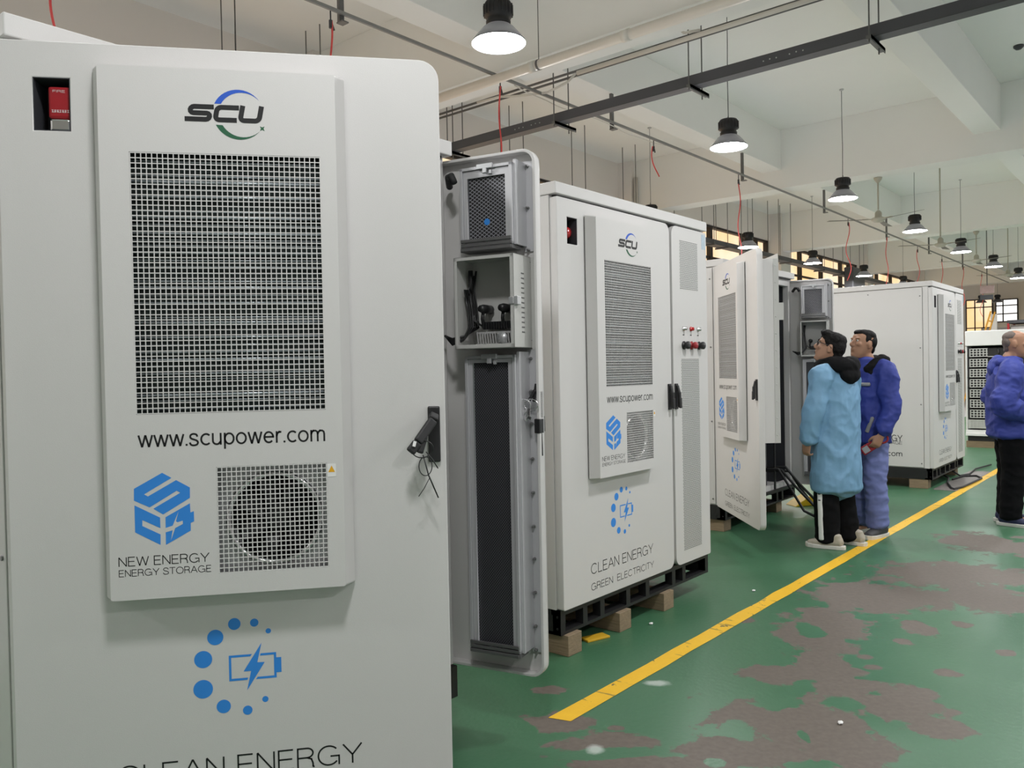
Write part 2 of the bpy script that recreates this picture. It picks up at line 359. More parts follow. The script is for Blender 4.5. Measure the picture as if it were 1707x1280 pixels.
SS = [(.66,.74),(.60,.91),(.36,.985),(.13,.91),(.07,.74),(.16,.60),(.38,.51),(.60,.42),(.71,.26),(.62,.08),(.36,.015),(.12,.08),(.03,.27)]
def sc(pts, k, kx=None): return [(x*(kx or k), y*k) for x, y in pts]
GLYPH = {                                        # plain sans strokes, cap height 1: (advance width, strokes)
 'C': (.93, [el(.48,.5,.44,.485,42,318,24)]), 'G': (.98, [el(.48,.5,.44,.485,42,322,24) , [(.55,.46),(.92,.46),(.92,.0)]]),
 'L': (.62, [[(.03,1),(.03,.02),(.60,.02)]]), 'E': (.68, [[(.63,.98),(.03,.98),(.03,.02),(.65,.02)], [(.03,.52),(.59,.52)]]), 'F': (.62, [[(.60,.98),(.03,.98),(.03,0)], [(.03,.52),(.55,.52)]]),
 'A': (.84, [[(.0,0),(.42,1)], [(.42,1),(.84,0)], [(.15,.35),(.69,.35)]]), 'N': (.76, [[(.03,0),(.03,1)], [(.03,1),(.71,0)], [(.71,0),(.71,1)]]),
 'R': (.74, [[(.03,0),(.03,.98),(.40,.98)] + el(.42,.74,.25,.24,85,-90,12) + [(.03,.5)], [(.42,.5),(.60,.42),(.66,.22),(.67,.05),(.72,0)]]),
 'Y': (.80, [[(.0,1),(.40,.44)], [(.80,1),(.40,.44)], [(.40,.46),(.40,0)]]), 'T': (.74, [[(.0,.98),(.74,.98)], [(.37,.98),(.37,0)]]), 'I': (.07, [[(.03,0),(.03,1)]]),
 'S': (.74, [spline(SS)]), 'O': (.98, [el(.49,.5,.45,.485,0,360,30)]), 'W': (1.10, [[(.0,1),(.27,0)], [(.27,0),(.55,1)], [(.55,1),(.83,0)], [(.83,0),(1.10,1)]]),
 'w': (.80, [[(.0,.74),(.20,0)], [(.20,0),(.40,.74)], [(.40,.74),(.60,0)], [(.60,0),(.80,.74)]]), 's': (.54, [spline(sc(SS,.74,.70))]),
 'c': (.56, [el(.33,.37,.29,.33,45,315,18)]), 'u': (.60, [[(.06,.74),(.06,.26)] + el(.29,.26,.23,.22,180,300,10) + [(.53,.22)], [(.53,.74),(.53,0)]]),
 'p': (.62, [[(.06,.74),(.06,-.27)], el(.33,.37,.265,.33,0,360,24)]), 'o': (.64, [el(.32,.37,.28,.33,0,360,24)]),
 'e': (.63, [[(.05,.39),(.585,.39)] + el(.32,.37,.27,.33,8,318,20)]), 'r': (.36, [[(.06,.74),(.06,0)], [(.06,.40),(.11,.60),(.22,.69),(.35,.68)]]),
 'm': (.94, [[(.06,.74),(.06,0)], [(.06,.45),(.10,.60),(.20,.69),(.34,.69),(.43,.62),(.46,.48),(.46,0)], [(.46,.45),(.51,.60),(.61,.69),(.75,.69),(.84,.62),(.87,.48),(.87,0)]]),
 '.': (.12, [[(.06,0),(.06,.12)]]), ' ': (.28, [])}
def text_mesh(txt, w, cap=None, weight=0.075):
    k = ('t', txt, w, cap, weight)
    if k in CACHE: return CACHE[k]
    x = 0; strokes = []
    for ch in txt:
        adv, st = GLYPH[ch]
        for s_ in st: strokes.append([(px+x, py) for px, py in s_])
        x += adv + 0.115
    tot = x-0.115; kz = cap or w/tot; kx = w/tot; bm = bmesh.new()
    for s_ in strokes:
        q = [(px*kx, py*kz) for px, py in s_]; p = [q[0]]
        for c in q[1:]:
            if (Vector(c)-Vector(p[-1])).length > 1e-6: p.append(c)
        ht = kz*weight/2; segs = []
        for i in range(len(p)-1):                # sharp corners: square caps overlap; curves: shared normals
            segs.append((Vector(p[i]), Vector(p[i+1])))
        dirs = [(b-a).normalized() for a, b in segs]
        def joint(i, d):
            if 0 <= i-1 and i < len(dirs) and dirs[i-1].dot(dirs[i]) > 0.75:
                t = (dirs[i-1]+dirs[i]).normalized(); return Vector((-t.y, t.x))*ht, 0
            return Vector((-d.y, d.x))*ht, ht
        for i, (a, b) in enumerate(segs):
            n0, e0 = joint(i, dirs[i]); n1, e1 = joint(i+1, dirs[i])
            if i == 0: e0 = 0
            if i == len(segs)-1: e1 = 0
            A, B = a-dirs[i]*e0, b+dirs[i]*e1
            f = bm.faces.new([bm.verts.new((v.x, 0, v.y)) for v in (A-n0, B-n1, B+n1, A+n0)])
    bm.normal_update()
    for f in bm.faces:
        if f.normal.y > 0: f.normal_flip()
    me = bpy.data.meshes.new('lettering'); bm.to_mesh(me); bm.free(); CACHE[k] = me; return me
def text(name, txt, parent, m, x, z, w, y, cap=None, weight=0.075):
    o = link(name, text_mesh(txt, w, cap, weight), parent, m); o.location = (x, y, z); return o
def arc3(a, b, c, n=14):
    ax, ay = a; bx, by = b; cx, cy = c
    d = 2*(ax*(by-cy)+bx*(cy-ay)+cx*(ay-by))
    ux = ((ax*ax+ay*ay)*(by-cy)+(bx*bx+by*by)*(cy-ay)+(cx*cx+cy*cy)*(ay-by))/d
    uy = ((ax*ax+ay*ay)*(cx-bx)+(bx*bx+by*by)*(ax-cx)+(cx*cx+cy*cy)*(bx-ax))/d
    r = math.hypot(ax-ux, ay-uy); t0 = math.atan2(ay-uy, ax-ux); tb = math.atan2(by-uy, bx-ux); t1 = math.atan2(cy-uy, cx-ux)
    def un(t, base, sgn):
        while (t-base)*sgn < 0: t += sgn*2*math.pi
        while (t-base)*sgn > 2*math.pi: t -= sgn*2*math.pi
        return t
    sg = 1 if un(tb, t0, 1)-t0 < un(t1, t0, 1)-t0 else -1
    t1 = un(t1, t0, sg)
    return [(ux+r*math.cos(t0+(t1-t0)*k/n), uy+r*math.sin(t0+(t1-t0)*k/n)) for k in range(n+1)]
def stroke(path, w):
    L, Rr = [], []
    for i, p in enumerate(path):
        a = Vector(path[max(i-1, 0)]); b = Vector(path[min(i+1, len(path)-1)]); t = (b-a).normalized(); n = Vector((-t.y, t.x))
        L.append(Vector(p)+n*w/2); Rr.append(Vector(p)-n*w/2)
    return [tuple(v) for v in L] + [tuple(v) for v in reversed(Rr)]
def fan_arc(cx, cy, r, a0, a1, n=6): return [(cx+r*math.cos(R(a0+(a1-a0)*k/n)), cy+r*math.sin(R(a0+(a1-a0)*k/n))) for k in range(n+1)]
def strips(name, outlines, y, m, parent, key=None):
    """flat printed shapes (list of outlines in XZ), facing -y"""
    if key and key in CACHE: return link(name, CACHE[key], parent)
    bm = bmesh.new()
    for pts in outlines:
        if pts[0] == 'strip':
            L, Q = pts[1], pts[2]
            a = [bm.verts.new((p[0], y, p[1])) for p in L]; c = [bm.verts.new((p[0], y, p[1])) for p in Q]
            for i in range(len(a)-1):
                try: bm.faces.new((a[i], a[i+1], c[i+1], c[i]))
                except ValueError: pass
        else: bm.faces.new([bm.verts.new((p[0], y, p[1])) for p in pts])
    bm.normal_update()
    for f in bm.faces:
        if f.normal.y > 0: f.normal_flip()
    bmesh.ops.triangulate(bm, faces=bm.faces[:], ngon_method='EAR_CLIP')
    me = bpy.data.meshes.new(name); bm.to_mesh(me); bm.free(); me.materials.append(M[m])
    if key: CACHE[key] = me
    return link(name, me, parent)
def ribbon(path, w):
    o = stroke(path, w); n = len(path); return ('strip', o[:n], o[n:][::-1])

# ------------------------------------------------------------------ setting
def struct(name, mb, m, bevel=0.0):
    o = mb.build(name, m, bevel=bevel); o['kind'] = 'structure'; return o
XE, YL, YR, XB, ZS = 36.0, 8.0, -6.5, -5.0, 5.2
struct('floor', MB().box(XB, XE, -0.9, 4.7, -0.1, 0), 'floor')
struct('floor', MB().box(XB, XE, 4.7, YL+0.2, -0.1, 0), 'bouncefloor')   # unseen pale strip behind the row, added to bounce light onto the ceiling
struct('floor', MB().box(XB, XE, YR, -0.9, -0.1, 0), 'bouncefloor')   # out-of-frame pale floor, added to bounce light upwards
struct('ceiling', MB().box(XB, XE, YR, YL+0.3, ZS, ZS+0.2), 'plaster')
BX = [-0.90, 5.95, 12.80, 19.65, 26.50, 33.35]
BY = [-4.02, -1.0, 2.14, 5.165]
nb = 0
for x in BX:
    struct('ceiling_beam', MB().box(x-0.20, x+0.20, YR, YL, 4.28, ZS), 'plaster', 0.006)
for y in BY:
    for a, b in zip([XB]+BX, BX+[XE]):
        x0 = a+0.20 if a != XB else XB; x1 = b-0.20 if b != XE else XE
        struct('ceiling_beam', MB().box(x0, x1, y-0.16, y+0.16, 4.575, ZS), 'plaster', 0.006)
# window wall: sill wall, head beam, columns
wl = MB().box(XB, XE, YL, YL+0.25, 0, 1.0).box(XB, XE, YL, YL+0.25, 4.56, ZS)
for x in BX: wl.box(x-0.3, x+0.3, YL-0.28, YL+0.25, 0, ZS)
wl.box(XB, BX[0]-0.3, YL, YL+0.25, 1.0, 4.56)
struct('wall_left', wl, 'wall')
wr = MB().box(XB, XE, YR-0.2, YR, 0, 2.4).box(XB, XE, YR-0.2, YR, 4.5, ZS)
for x in [XB+0.3]+BX+[XE-0.3]: wr.box(x-0.3, x+0.3, YR-0.2, YR+0.2, 0, ZS)
struct('wall_right', wr, 'wall')
for wi, (a, b) in enumerate(zip(BX, BX[1:])):  # unseen windows added to brighten the ceiling and cabinet fronts
    x0, x1 = a+0.3, b-0.3; hw = (x1-x0)/2; t = thing('window_%d' % (wi+20), None, None, ((x0+x1)/2, YR-0.1, 2.4)); t['kind'] = 'structure'
    f = MB()
    for q in range(7): f.box(-hw+2*hw*q/6-0.03, -hw+2*hw*q/6+0.03, -0.04, 0.04, 0, 2.1)
    for z in (0.03, 0.7, 1.4, 2.07): f.box(-hw, hw, -0.035, 0.035, z-0.03, z+0.03)
    f.build('window_frame', 'frame', t); MB().box(-hw, hw, -0.06, -0.05, 0, 2.1).build('pane', 'panefill', t)
struct('wall_back', MB().box(XB-0.2, XB, YR, YL, 0, ZS), 'wall')
struct('wall_end', MB().box(XE, XE+0.2, YR, YL, 0, ZS), 'wallend')
for wi, (a, b) in enumerate(zip(BX, BX[1:])):
    x0, x1 = a+0.3, b-0.3; t = thing('window_%d' % (wi+1), None, None, ((x0+x1)/2, YL+0.1, 1.0)); t['kind'] = 'structure'
    hw = (x1-x0)/2; f = MB(); H = 3.56
    f.box(-hw, hw, -0.05, 0.05, H-0.05, H).box(-hw, hw, -0.05, 0.05, 0, 0.06).box(-hw, -hw+0.07, -0.05, 0.05, 0, H).box(hw-0.07, hw, -0.05, 0.05, 0, H)
    xs = [-hw+0.45, -hw+1.6, -hw+3.2, -hw+4.85, -hw+5.6]
    for x in xs:
        if x < hw-.1: f.box(x-0.06, x+0.06, -0.045, 0.045, 0, H)
    for z in (3.19, 2.86, 2.5, 2.1, 1.5, 0.9): f.box(-hw, hw, -0.035, 0.035, z-0.023, z+0.023)
    f.build('window_frame', 'frame', t)
    MB().box(-hw, hw, 0.052, 0.06, 0, H).build('pane', 'pane', t)
# far end wall window
t = thing('window_9', None, None, (XE-0.03, 5.52, 3.0)); t['kind'] = 'structure'
f = MB()
for y in (-0.36, 0.12, 0.36): f.box(-0.03, 0.03, y-0.02, y+0.02, 0, 0.85)
for z in (0, 0.30, 0.62, 0.85): f.box(-0.03, 0.03, -0.36, 0.36, z-0.02, z+0.02)
f.build('window_frame', 'frame', t); MB().box(0.0, 0.02, -0.36, 0.36, 0, 0.85).build('pane', 'panewhite', t)
t = thing('window_10', None, None, (XE-0.03, 6.45, 1.2)); t['kind'] = 'structure'
f = MB()
for y in (-0.45, -0.15, 0.15, 0.45): f.box(-0.03, 0.03, y-0.02, y+0.02, 0, 2.7)
for z in (0, 0.8, 1.6, 2.4, 2.7): f.box(-0.03, 0.03, -0.45, 0.45, z-0.02, z+0.02)
f.build('window_frame', 'frame', t); MB().box(0.0, 0.02, -0.45, 0.45, 0, 2.7).build('pane', 'pane', t)
# painted aisle line
lm = MB(); n = 120; prev = None
for k in range(n+1):
    x = 2.62 + (34-2.62)*k/n; j = noise.noise(Vector((x*3.1, 0, 0)))*0.008; j2 = noise.noise(Vector((x*3.7, 5, 0)))*0.010
    a = lm.b.verts.new((x+0.06*0.5, 1.972+j, 0.0015)); c = lm.b.verts.new((x, 2.062+j2, 0.0015))
    if prev: lm.b.faces.new((prev[0], a, c, prev[1]))
    prev = (a, c)
struct('floor_marking', lm, 'line')

# ------------------------------------------------------------------ storage cabinets
CW, CD, PIV = 1.62, 1.40, 0.045                   # width, depth, door thickness
DZ0, DZ1 = 0.235, 2.325
HEX_S = [(.3959,1.2064),(.4182,1.1923),(.3509,1.1526),(.3601,1.1469),(.4296,1.1861),(.463,1.1653),(.4624,1.1385),(.3957,1.0984),(.3723,1.1145),(.4391,1.1528),(.4301,1.1585),(.3635,1.1184),(.3261,1.1377),(.3269,1.1681)]
HEX_C = [(.327,1.1255),(.3881,1.0909),(.3883,1.0634),(.3451,1.0867),(.3447,1.0714),(.3883,1.0472),(.3876,1.0201),(.3269,1.0559)]
HEX_B = [(.4013,1.0911),(.462,1.1244),(.4627,1.1002),(.4711,1.1033),(.4712,1.0769),(.4628,1.0729),(.4623,1.0531),(.4007,1.0193)]
HEX_BOLT = [(.4338,1.1048),(.4265,1.0793),(.4306,1.0764),(.4435,1.0801),(.4433,1.0713),(.4244,1.0618),(.4134,1.0304),(.4181,1.0565),(.4003,1.0518),(.4006,1.0631),(.4184,1.0683)]
DOTS = [(.555,.7834,.0161),(.6067,.7832,.011),(.6428,.758,.0071),(.5053,.7509,.0208),(.4731,.6938,.0231),(.4711,.6138,.0251),(.5226,.5625,.0184),(.5842,.5465,.0125),(.6308,.5725,.0082)]
BOLT = [(.6243,.7274),(.6122,.6748),(.6315,.674),(.5838,.6001),(.5955,.6526),(.5758,.6526)]
def off(pts, dx=0.0, dz=0.0): return [(p[0]+dx, p[1]+dz) for p in pts]
def scu_pt(x, y): return (0.472+(x-165)*0.000152, 2.113-(y-705-0.034*(x-165))*0.000152)
def scu_letters():
    out = []
    k = 0.000152
    def sh(path): return [(0.472+(x+0.19*y)*k, 2.113+y*k) for x, y in path]
    w = 84*k
    s_ = [(438, 257), (250, 257), (140, 257)] + fan_arc(120, 203, 54, 90, 270) + [(200, 149), (330, 149)] + fan_arc(342, 96, 53, 90, -90) + [(250, 43), (0, 43)]
    c_ = [(850, 257), (640, 257)] + fan_arc(560, 192, 65, 90, 180) + [(495, 150)] + fan_arc(560, 108, 65, 180, 270) + [(640, 43), (850, 43)]
    u_ = [(905, 299), (905, 180)] + fan_arc(970, 108, 65, 180, 270) + [(1080, 43)] + fan_arc(1150, 108, 65, 270, 360) + [(1215, 180), (1215, 299)]
    for p in (s_, c_, u_): out.append(ribbon(sh(p), w))
    return out
def scu_arc(o, i):
    a = arc3(*[scu_pt(*p) for p in o]); b = arc3(*[scu_pt(*p) for p in i]); return [('strip', a, b)]
def star():
    c = scu_pt(1440, 832); p = []
    for k in range(8):
        r = 0.0085 if k % 2 == 0 else 0.0034; a = R(45*k+45); p.append((c[0]+r*math.cos(a), c[1]+r*math.sin(a)))
    return [p]
def cjk_marks():
    # the seven small characters on the alarm as clusters of short strokes
    rr = random.Random(11); out = []
    for k in range(7):
        x = 0.1325+0.0062*k; z = 2.146
        q = [((x, z+h), (x+0.0048, z+h)) for h in (0.0012, 0.0036, 0.0062)] + [((x+0.0024, z), (x+0.0024, z+0.0072))] + [((x+0.0024, z+0.003), (x+(0.0 if k % 2 else 0.0048), z))]
        if k % 3 == 0: q.pop(1)
        out += [ribbon(list(p), 0.0008) for p in q]
    return out
CJK_MARKS = cjk_marks()
def grid(name, x0, x1, z0, z1, nx, nz, y, w, m, parent, key):
    if key in CACHE: return link(name, CACHE[key], parent)
    g = MB()
    for i in range(nx+1):
        x = x0+(x1-x0)*i/nx; g.box(x-w/2, x+w/2, y, y+0.0015, z0, z1)
    for i in range(nz+1):
        z = z0+(z1-z0)*i/nz; g.box(x0, x1, y-0.0002, y+0.0013, z-w/2, z+w/2)
    me = g.mesh(name); me.materials.append(M[m]); CACHE[key] = me; return link(name, me, parent)
def cached(name, key, fn, m, parent, bevel=0.0, smooth=False):
    if key in CACHE: me = CACHE[key]
    else:
        me = fn().mesh(name, smooth); me.materials.append(M[m]); CACHE[key] = me
    o = link(name, me, parent)
    if bevel:
        md = o.modifiers.new('bevel', 'BEVEL'); md.width = bevel; md.segments = 2; md.limit_method = 'ANGLE'
    return o
def wide_door(cab, ang, handle='shut', beacon='dome'):
    """door 1.138 wide carrying the cooling unit; origin at the hinge"""
    ac = rrect(0.27, 0.85, 0.885, 2.245)
    d = plate('cooling_door', [rrect(0.008, 1.138, DZ0, DZ1, (.012, .055, .055, .012)), rrect(0.094, 0.1815, 2.095, 2.231), ac], -PIV, 0.0, 'paint', cab, 0.003, 'wdoor')
    d.location = (0, PIV, 0); d.rotation_euler = (0, 0, ang)
    # alarm window
    cached('alarm_recess', 'arec', lambda: MB().box(0.0925, 0.0955, -0.0435, 0.055, 2.093, 2.233).box(0.180, 0.183, -0.0435, 0.055, 2.093, 2.233).box(0.0925, 0.183, -0.0435, 0.055, 2.2295, 2.233).box(0.0925, 0.183, -0.0435, 0.055, 2.093, 2.0965).box(0.09, 0.1845, 0.05, 0.055, 2.09, 2.236), 'darksteel', d)
    if beacon == 'box':
        a = cached('fire_alarm', 'alb', lambda: MB().box(0.124, 0.18, -0.03, 0.048, 2.131, 2.214), 'red', d, 0.006)
        cached('alarm_lens', 'all', lambda: MB().box(0.127, 0.178, -0.032, 0.04, 2.097, 2.13), 'steel', d, 0.006)
        text('alarm_lettering', 'FIRE', d, 'white', 0.136, 2.198, 0.030, -0.0312, 0.006, 0.1)
        strips('alarm_lettering', CJK_MARKS, -0.0312, 'white', d, 'cjk')
    elif beacon == 'dome':
        cached('alarm_lens', 'adom', lambda: MB().lathe([(0.0, 0.012), (0.022, 0.006), (0.034, -0.012), (0.036, -0.05)], (0.138, -0.018, 2.160), 20, 'y'), 'redlens', d, smooth=True)
    # cooling unit body behind the door and its cover on the outside
    def body():
        b = MB(); x0, x1, z0, z1 = 0.20, 0.97, 0.87, 2.262; y1 = 0.175
        return b.box(x0, x1, y1-0.004, y1, z0, z1).box(x0, x0+0.004, 0, y1, z0, z1).box(x1-0.004, x1, 0, y1, z0, z1).box(x0, x1, 0, y1, z0, z0+0.004).box(x0, x1, 0, y1, z1-0.004, z1)
    cached('cooling_unit_body', 'acb', body, 'paint', d)
    def studs():
        b = MB()
        for k in range(11):
            z = 0.93+1.28*k/10; b.lathe([(0.0055, 0), (0.0055, 0.004), (0.003, 0.006)], (0.972, 0.15, z), 8, 'x')
        return b.box(0.97, 0.974, 0.135, 0.175, 0.87, 2.262).box(0.966, 0.970, 0.175, 0.212, 1.80, 1.93).box(0.60, 0.97, 0.171, 0.175, 2.262, 2.30)
    cached('edge_strip', 'acs', studs, 'paint2', d)
    cached('cavity_lining', 'acv', lambda: MB().box(0.265, 0.855, 0.06, 0.064, 0.88, 2.25).box(0.265, 0.269, -0.044, 0.06, 0.88, 2.25).box(0.851, 0.855, -0.044, 0.06, 0.88, 2.25).box(0.265, 0.855, -0.044, 0.06, 1.285, 1.30), 'void', d)
    Y = -0.105
    cached('cover_gap', 'acg', lambda: MB().box(0.247, 0.862, -0.060, -0.044, 0.882, 0.89).box(0.247, 0.27, -0.060, -0.044, 0.885, 2.25).box(0.85, 0.867, -0.060, -0.044, 0.885, 2.25), 'void', d)
    plate('cover_face', [rrect(0.2645, 0.854, 0.8815, 2.2495, (.006,)*4, 3), rrect(0.3365, 0.8115, 1.358, 2.031), rrect(0.529, 0.811, 0.936, 1.216)], Y, Y+0.0025, 'paint', d, 0.0, 'cface')
    def rim():
        b = MB(); f = rrect(0.2645, 0.854, 0.8815, 2.2495, (.006,)*4, 3); k = rrect(0.240, 0.8775, 0.8775, 2.259, (.006,)*4, 3); k2 = k
        A = [b.b.verts.new((p[0], Y+0.0012, p[1])) for p in f]; B = [b.b.verts.new((p[0], -0.052, p[1])) for p in k]
        n = len(A)
        for i in range(n): b.b.faces.new((A[i], A[(i+1) % n], B[(i+1) % n], B[i]))
        return b
    cached('cover_rim', 'crim', rim, 'paint', d)
    grid('intake_grille', 0.338, 0.811, 1.36, 2.029, 36, 50, Y+0.0005, 0.0025, 'paint', d, 'g1')
    def coil():
        b = MB(); rr = random.Random(3); n = 36
        for k in range(n):
            z = 1.372+0.64*k/(n-1)+rr.uniform(-.003, .003); r = (0.0024, 0.0012, 0.0036, 0.0016, 0.0010)[k % 5]
            b.cyl((0.32, -0.088+rr.uniform(0, .004), z), (0.83, -0.088+rr.uniform(0, .004), z), r, 8)
        return b
    cached('condenser_tubes', 'coil', coil, 'coil', d, smooth=True)
    cached('condenser_fins', 'fins', lambda: MB().box(0.30, 0.845, -0.078, -0.07, 1.31, 2.235), 'coildark', d)
    grid('fan_grille', 0.5305, 0.8095, 0.9375, 1.2145, 23, 22, Y+0.0005, 0.0026, 'paint', d, 'g2')
    cx, cz = 0.672, 1.070
    if 'fplate' not in CACHE:
        pass
    plate('fan_plate', [rrect(0.49, 0.845, 0.89, 1.29), fan_arc(cx, cz, 0.116, 0, 352, 44)], -0.066, -0.063, 'zinc', d, 0.0, 'fplate')
    cached('bell_mouth', 'bell', lambda: MB().lathe([(0.128, 0.0), (0.127, 0.008), (0.121, 0.015), (0.114, 0.011), (0.110, -0.004), (0.109, -0.05)], (cx, -0.066, cz), 48, 'y', False), 'steel', d, smooth=True)
    def blades():
        b = MB(); b.lathe([(0.0, 0.012), (0.030, 0.012), (0.036, 0.004), (0.036, -0.04)], (cx, -0.035, cz), 24, 'y')
        for k in range(7):
            a = 2*math.pi*k/7; m3 = Matrix.Rotation(-a, 3, 'Y') @ Matrix.Rotation(R(35), 3, 'X')
            b.obox(Vector((cx, -0.022, cz)) + Matrix.Rotation(-a, 3, 'Y') @ Vector((0.068, 0, 0)), (0.036, 0.0015, 0.024), m3)
        return b
    cached('fan_rotor', 'rotor', blades, 'black', d)
    # prints on the cover
    y = Y-0.0004
    strips('brand_lettering', scu_letters(), y, 'ink', d, 'p1')
    strips('brand_swoosh', scu_arc(((660, 405), (1020, 166), (1400, 357)), ((768, 410), (1085, 218), (1400, 357))), y, 'logoblue', d, 'p2')['label'] = 'blue swoosh above the letters'
    strips('brand_swoosh', scu_arc(((678, 765), (1050, 1021), (1400, 876)), ((788, 772), (1110, 978), (1400, 876))) + star(), y, 'logogreen', d, 'p3')['label'] = 'green swoosh with a small star below the letters'
    text('web_address', 'www.scupower.com', d, 'ink', 0.341, 1.274, 0.468, y, None, 0.115)
    strips('cube_emblem', [HEX_S, HEX_C, HEX_B], y, 'blue', d, 'p4')
    strips('emblem_bolt', [HEX_BOLT], y-0.0004, 'paint', d, 'p5')
    text('cover_lettering', 'NEW ENERGY', d, 'ink', 0.2855, 0.9695, 0.2205, y, 0.0235, 0.095)
    text('cover_lettering', 'ENERGY STORAGE', d, 'ink', 0.2855, 0.943, 0.2255, y, 0.0172, 0.098)
    cached('warning_label', 'wl', lambda: MB().box(0.812, 0.8345, y-0.0004, y+0.0003, 1.178, 1.2125), 'white', d)
    strips('warning_triangle', [[(0.8145, 1.1905), (0.832, 1.1905), (0.8233, 1.208)]], y-0.0008, 'orange', d, 'p6')
    # prints on the door skin
    y = -PIV-0.0005
    dots = [[(a+r*math.cos(2*math.pi*k/28), b+r*math.sin(2*math.pi*k/28)) for k in range(28)] for a, b, r in DOTS]
    for k, q in enumerate(dots): strips('printed_dot', [q], y, 'blue', d, 'p7%d' % k)
    w = 0.0062; x0, x1, z0, z1 = 0.5385, 0.6620, 0.629, 0.6985
    bat = [[(x0, z0), (x0+w, z0), (x0+w, z1), (x0, z1)], [(x1-w, z0), (x1, z0), (x1, z1), (x1-w, z1)],
           [(x0+w, z0), (0.5855, z0), (0.5875, z0+w), (x0+w, z0+w)], [(0.6075, z0), (x1-w, z0), (x1-w, z0+w), (0.6125, z0+w)],
           [(x0+w, z1-w), (0.5945, z1-w), (0.599, z1), (x0+w, z1)], [(0.6195, z1-w), (x1-w, z1-w), (x1-w, z1), (0.621, z1)],
           [(x1, 0.643), (0.675, 0.643), (0.675, 0.684), (x1, 0.684)]]
    strips('battery_emblem', bat + [BOLT], y, 'blue', d, 'p8')
    def run(q): return sum(GLYPH[ch][0] + 0.115 for ch in q) - 0.115
    k = 0.640/run('GREEN  ELECTRICITY')
    k2 = 0.635/run('CLEAN ENERGY')
    text('door_lettering', 'CLEAN', d, 'ink', 0.250, 0.373, k2*run('CLEAN'), y, 0.054, 0.082)
    text('door_lettering', 'ENERGY', d, 'ink', 0.885-k2*run('ENERGY'), 0.373, k2*run('ENERGY'), y, 0.054, 0.082)
    text('door_lettering', 'GREEN', d, 'ink', 0.250, 0.287, k*run('GREEN'), y, 0.0365, 0.095)
    text('door_lettering', 'ELECTRICITY', d, 'ink', 0.890-k*run('ELECTRICITY'), 0.287, k*run('ELECTRICITY'), y, 0.0365, 0.095)
    door_handle(d, 1.1045, handle)
    return d
def door_handle(d, x, mode):
    """swing handle in a black dish; mode 'open' lifts the lever"""
    cached('handle_dish', 'hd%.3f' % x, lambda: MB().box(x-0.017, x+0.017, -PIV-0.010, -PIV+0.001, 1.200, 1.357), 'black', d, 0.004)
    if mode == 'open':
        p = [(x, -PIV-0.012, 1.335), (x-0.004, -PIV-0.030, 1.320), (x-0.05, -PIV-0.060, 1.262), (x-0.072, -PIV-0.068, 1.236)]
        b = MB()
        for a, c in zip(p, p[1:]): b.bar(a, c, 0.026, 0.018, (0.3, -1, 0.2))
        b.bar((x-0.03, -PIV-0.05, 1.28), (x-0.046, -PIV-0.062, 1.232), 0.020, 0.012, (0.3, -1, 0.2))
        b.build('handle_lever', 'rubber', d, bevel=0.005)
        MB().bar((x-0.058, -PIV-0.073, 1.266), (x-0.062, -PIV-0.076, 1.252), 0.008, 0.003, (0.3, -1, 0.2)).build('lever_tag', 'white', d)
        t = MB(); c = Vector((x-0.038, -PIV-0.058, 1.243))
        ring = [c + Vector((0.030*math.cos(a), -0.006*math.sin(2*a), 0.024*math.sin(a))) for a in [2*math.pi*k/20 for k in range(20)]]
        t.tube(ring, 0.0016, 6, False, True)
        c2 = Vector((x-0.030, -PIV-0.055, 1.195))
        t.tube([c2 + Vector((0.018*math.cos(a), 0, 0.026*math.sin(a))) for a in [2*math.pi*k/20 for k in range(20)]], 0.0013, 6, False, True)
        t.tube([(x-0.036, -PIV-0.055, 1.226), (x-0.022, -PIV-0.056, 1.17), (x+0.004, -PIV-0.05, 1.106)], 0.0019, 6)
        t.tube([(x-0.018, -PIV-0.055, 1.165), (x-0.034, -PIV-0.052, 1.135), (x-0.05, -PIV-0.05, 1.112)], 0.0011, 6)
        t.tube([(x-0.028, -PIV-0.057, 1.235), (x-0.012, -PIV-0.06, 1.215), (x+0.004, -PIV-0.06, 1.188)], 0.0016, 6)
        t.build('cable_tie', 'black', d, True)
    else:
        cached('handle_lever', 'hl%.3f' % x, lambda: MB().bar((x, -PIV-0.012, 1.345), (x, -PIV-0.024, 1.30), 0.022, 0.012, (0, 1, 0)).bar((x, -PIV-0.024, 1.305), (x, -PIV-0.026, 1.212), 0.022, 0.018, (0, 1, 0)).bar((x, -PIV-0.030, 1.27), (x, -PIV-0.032, 1.206), 0.026, 0.012, (0, 1, 0)), 'rubber', d, 0.004)
ND = 0.47
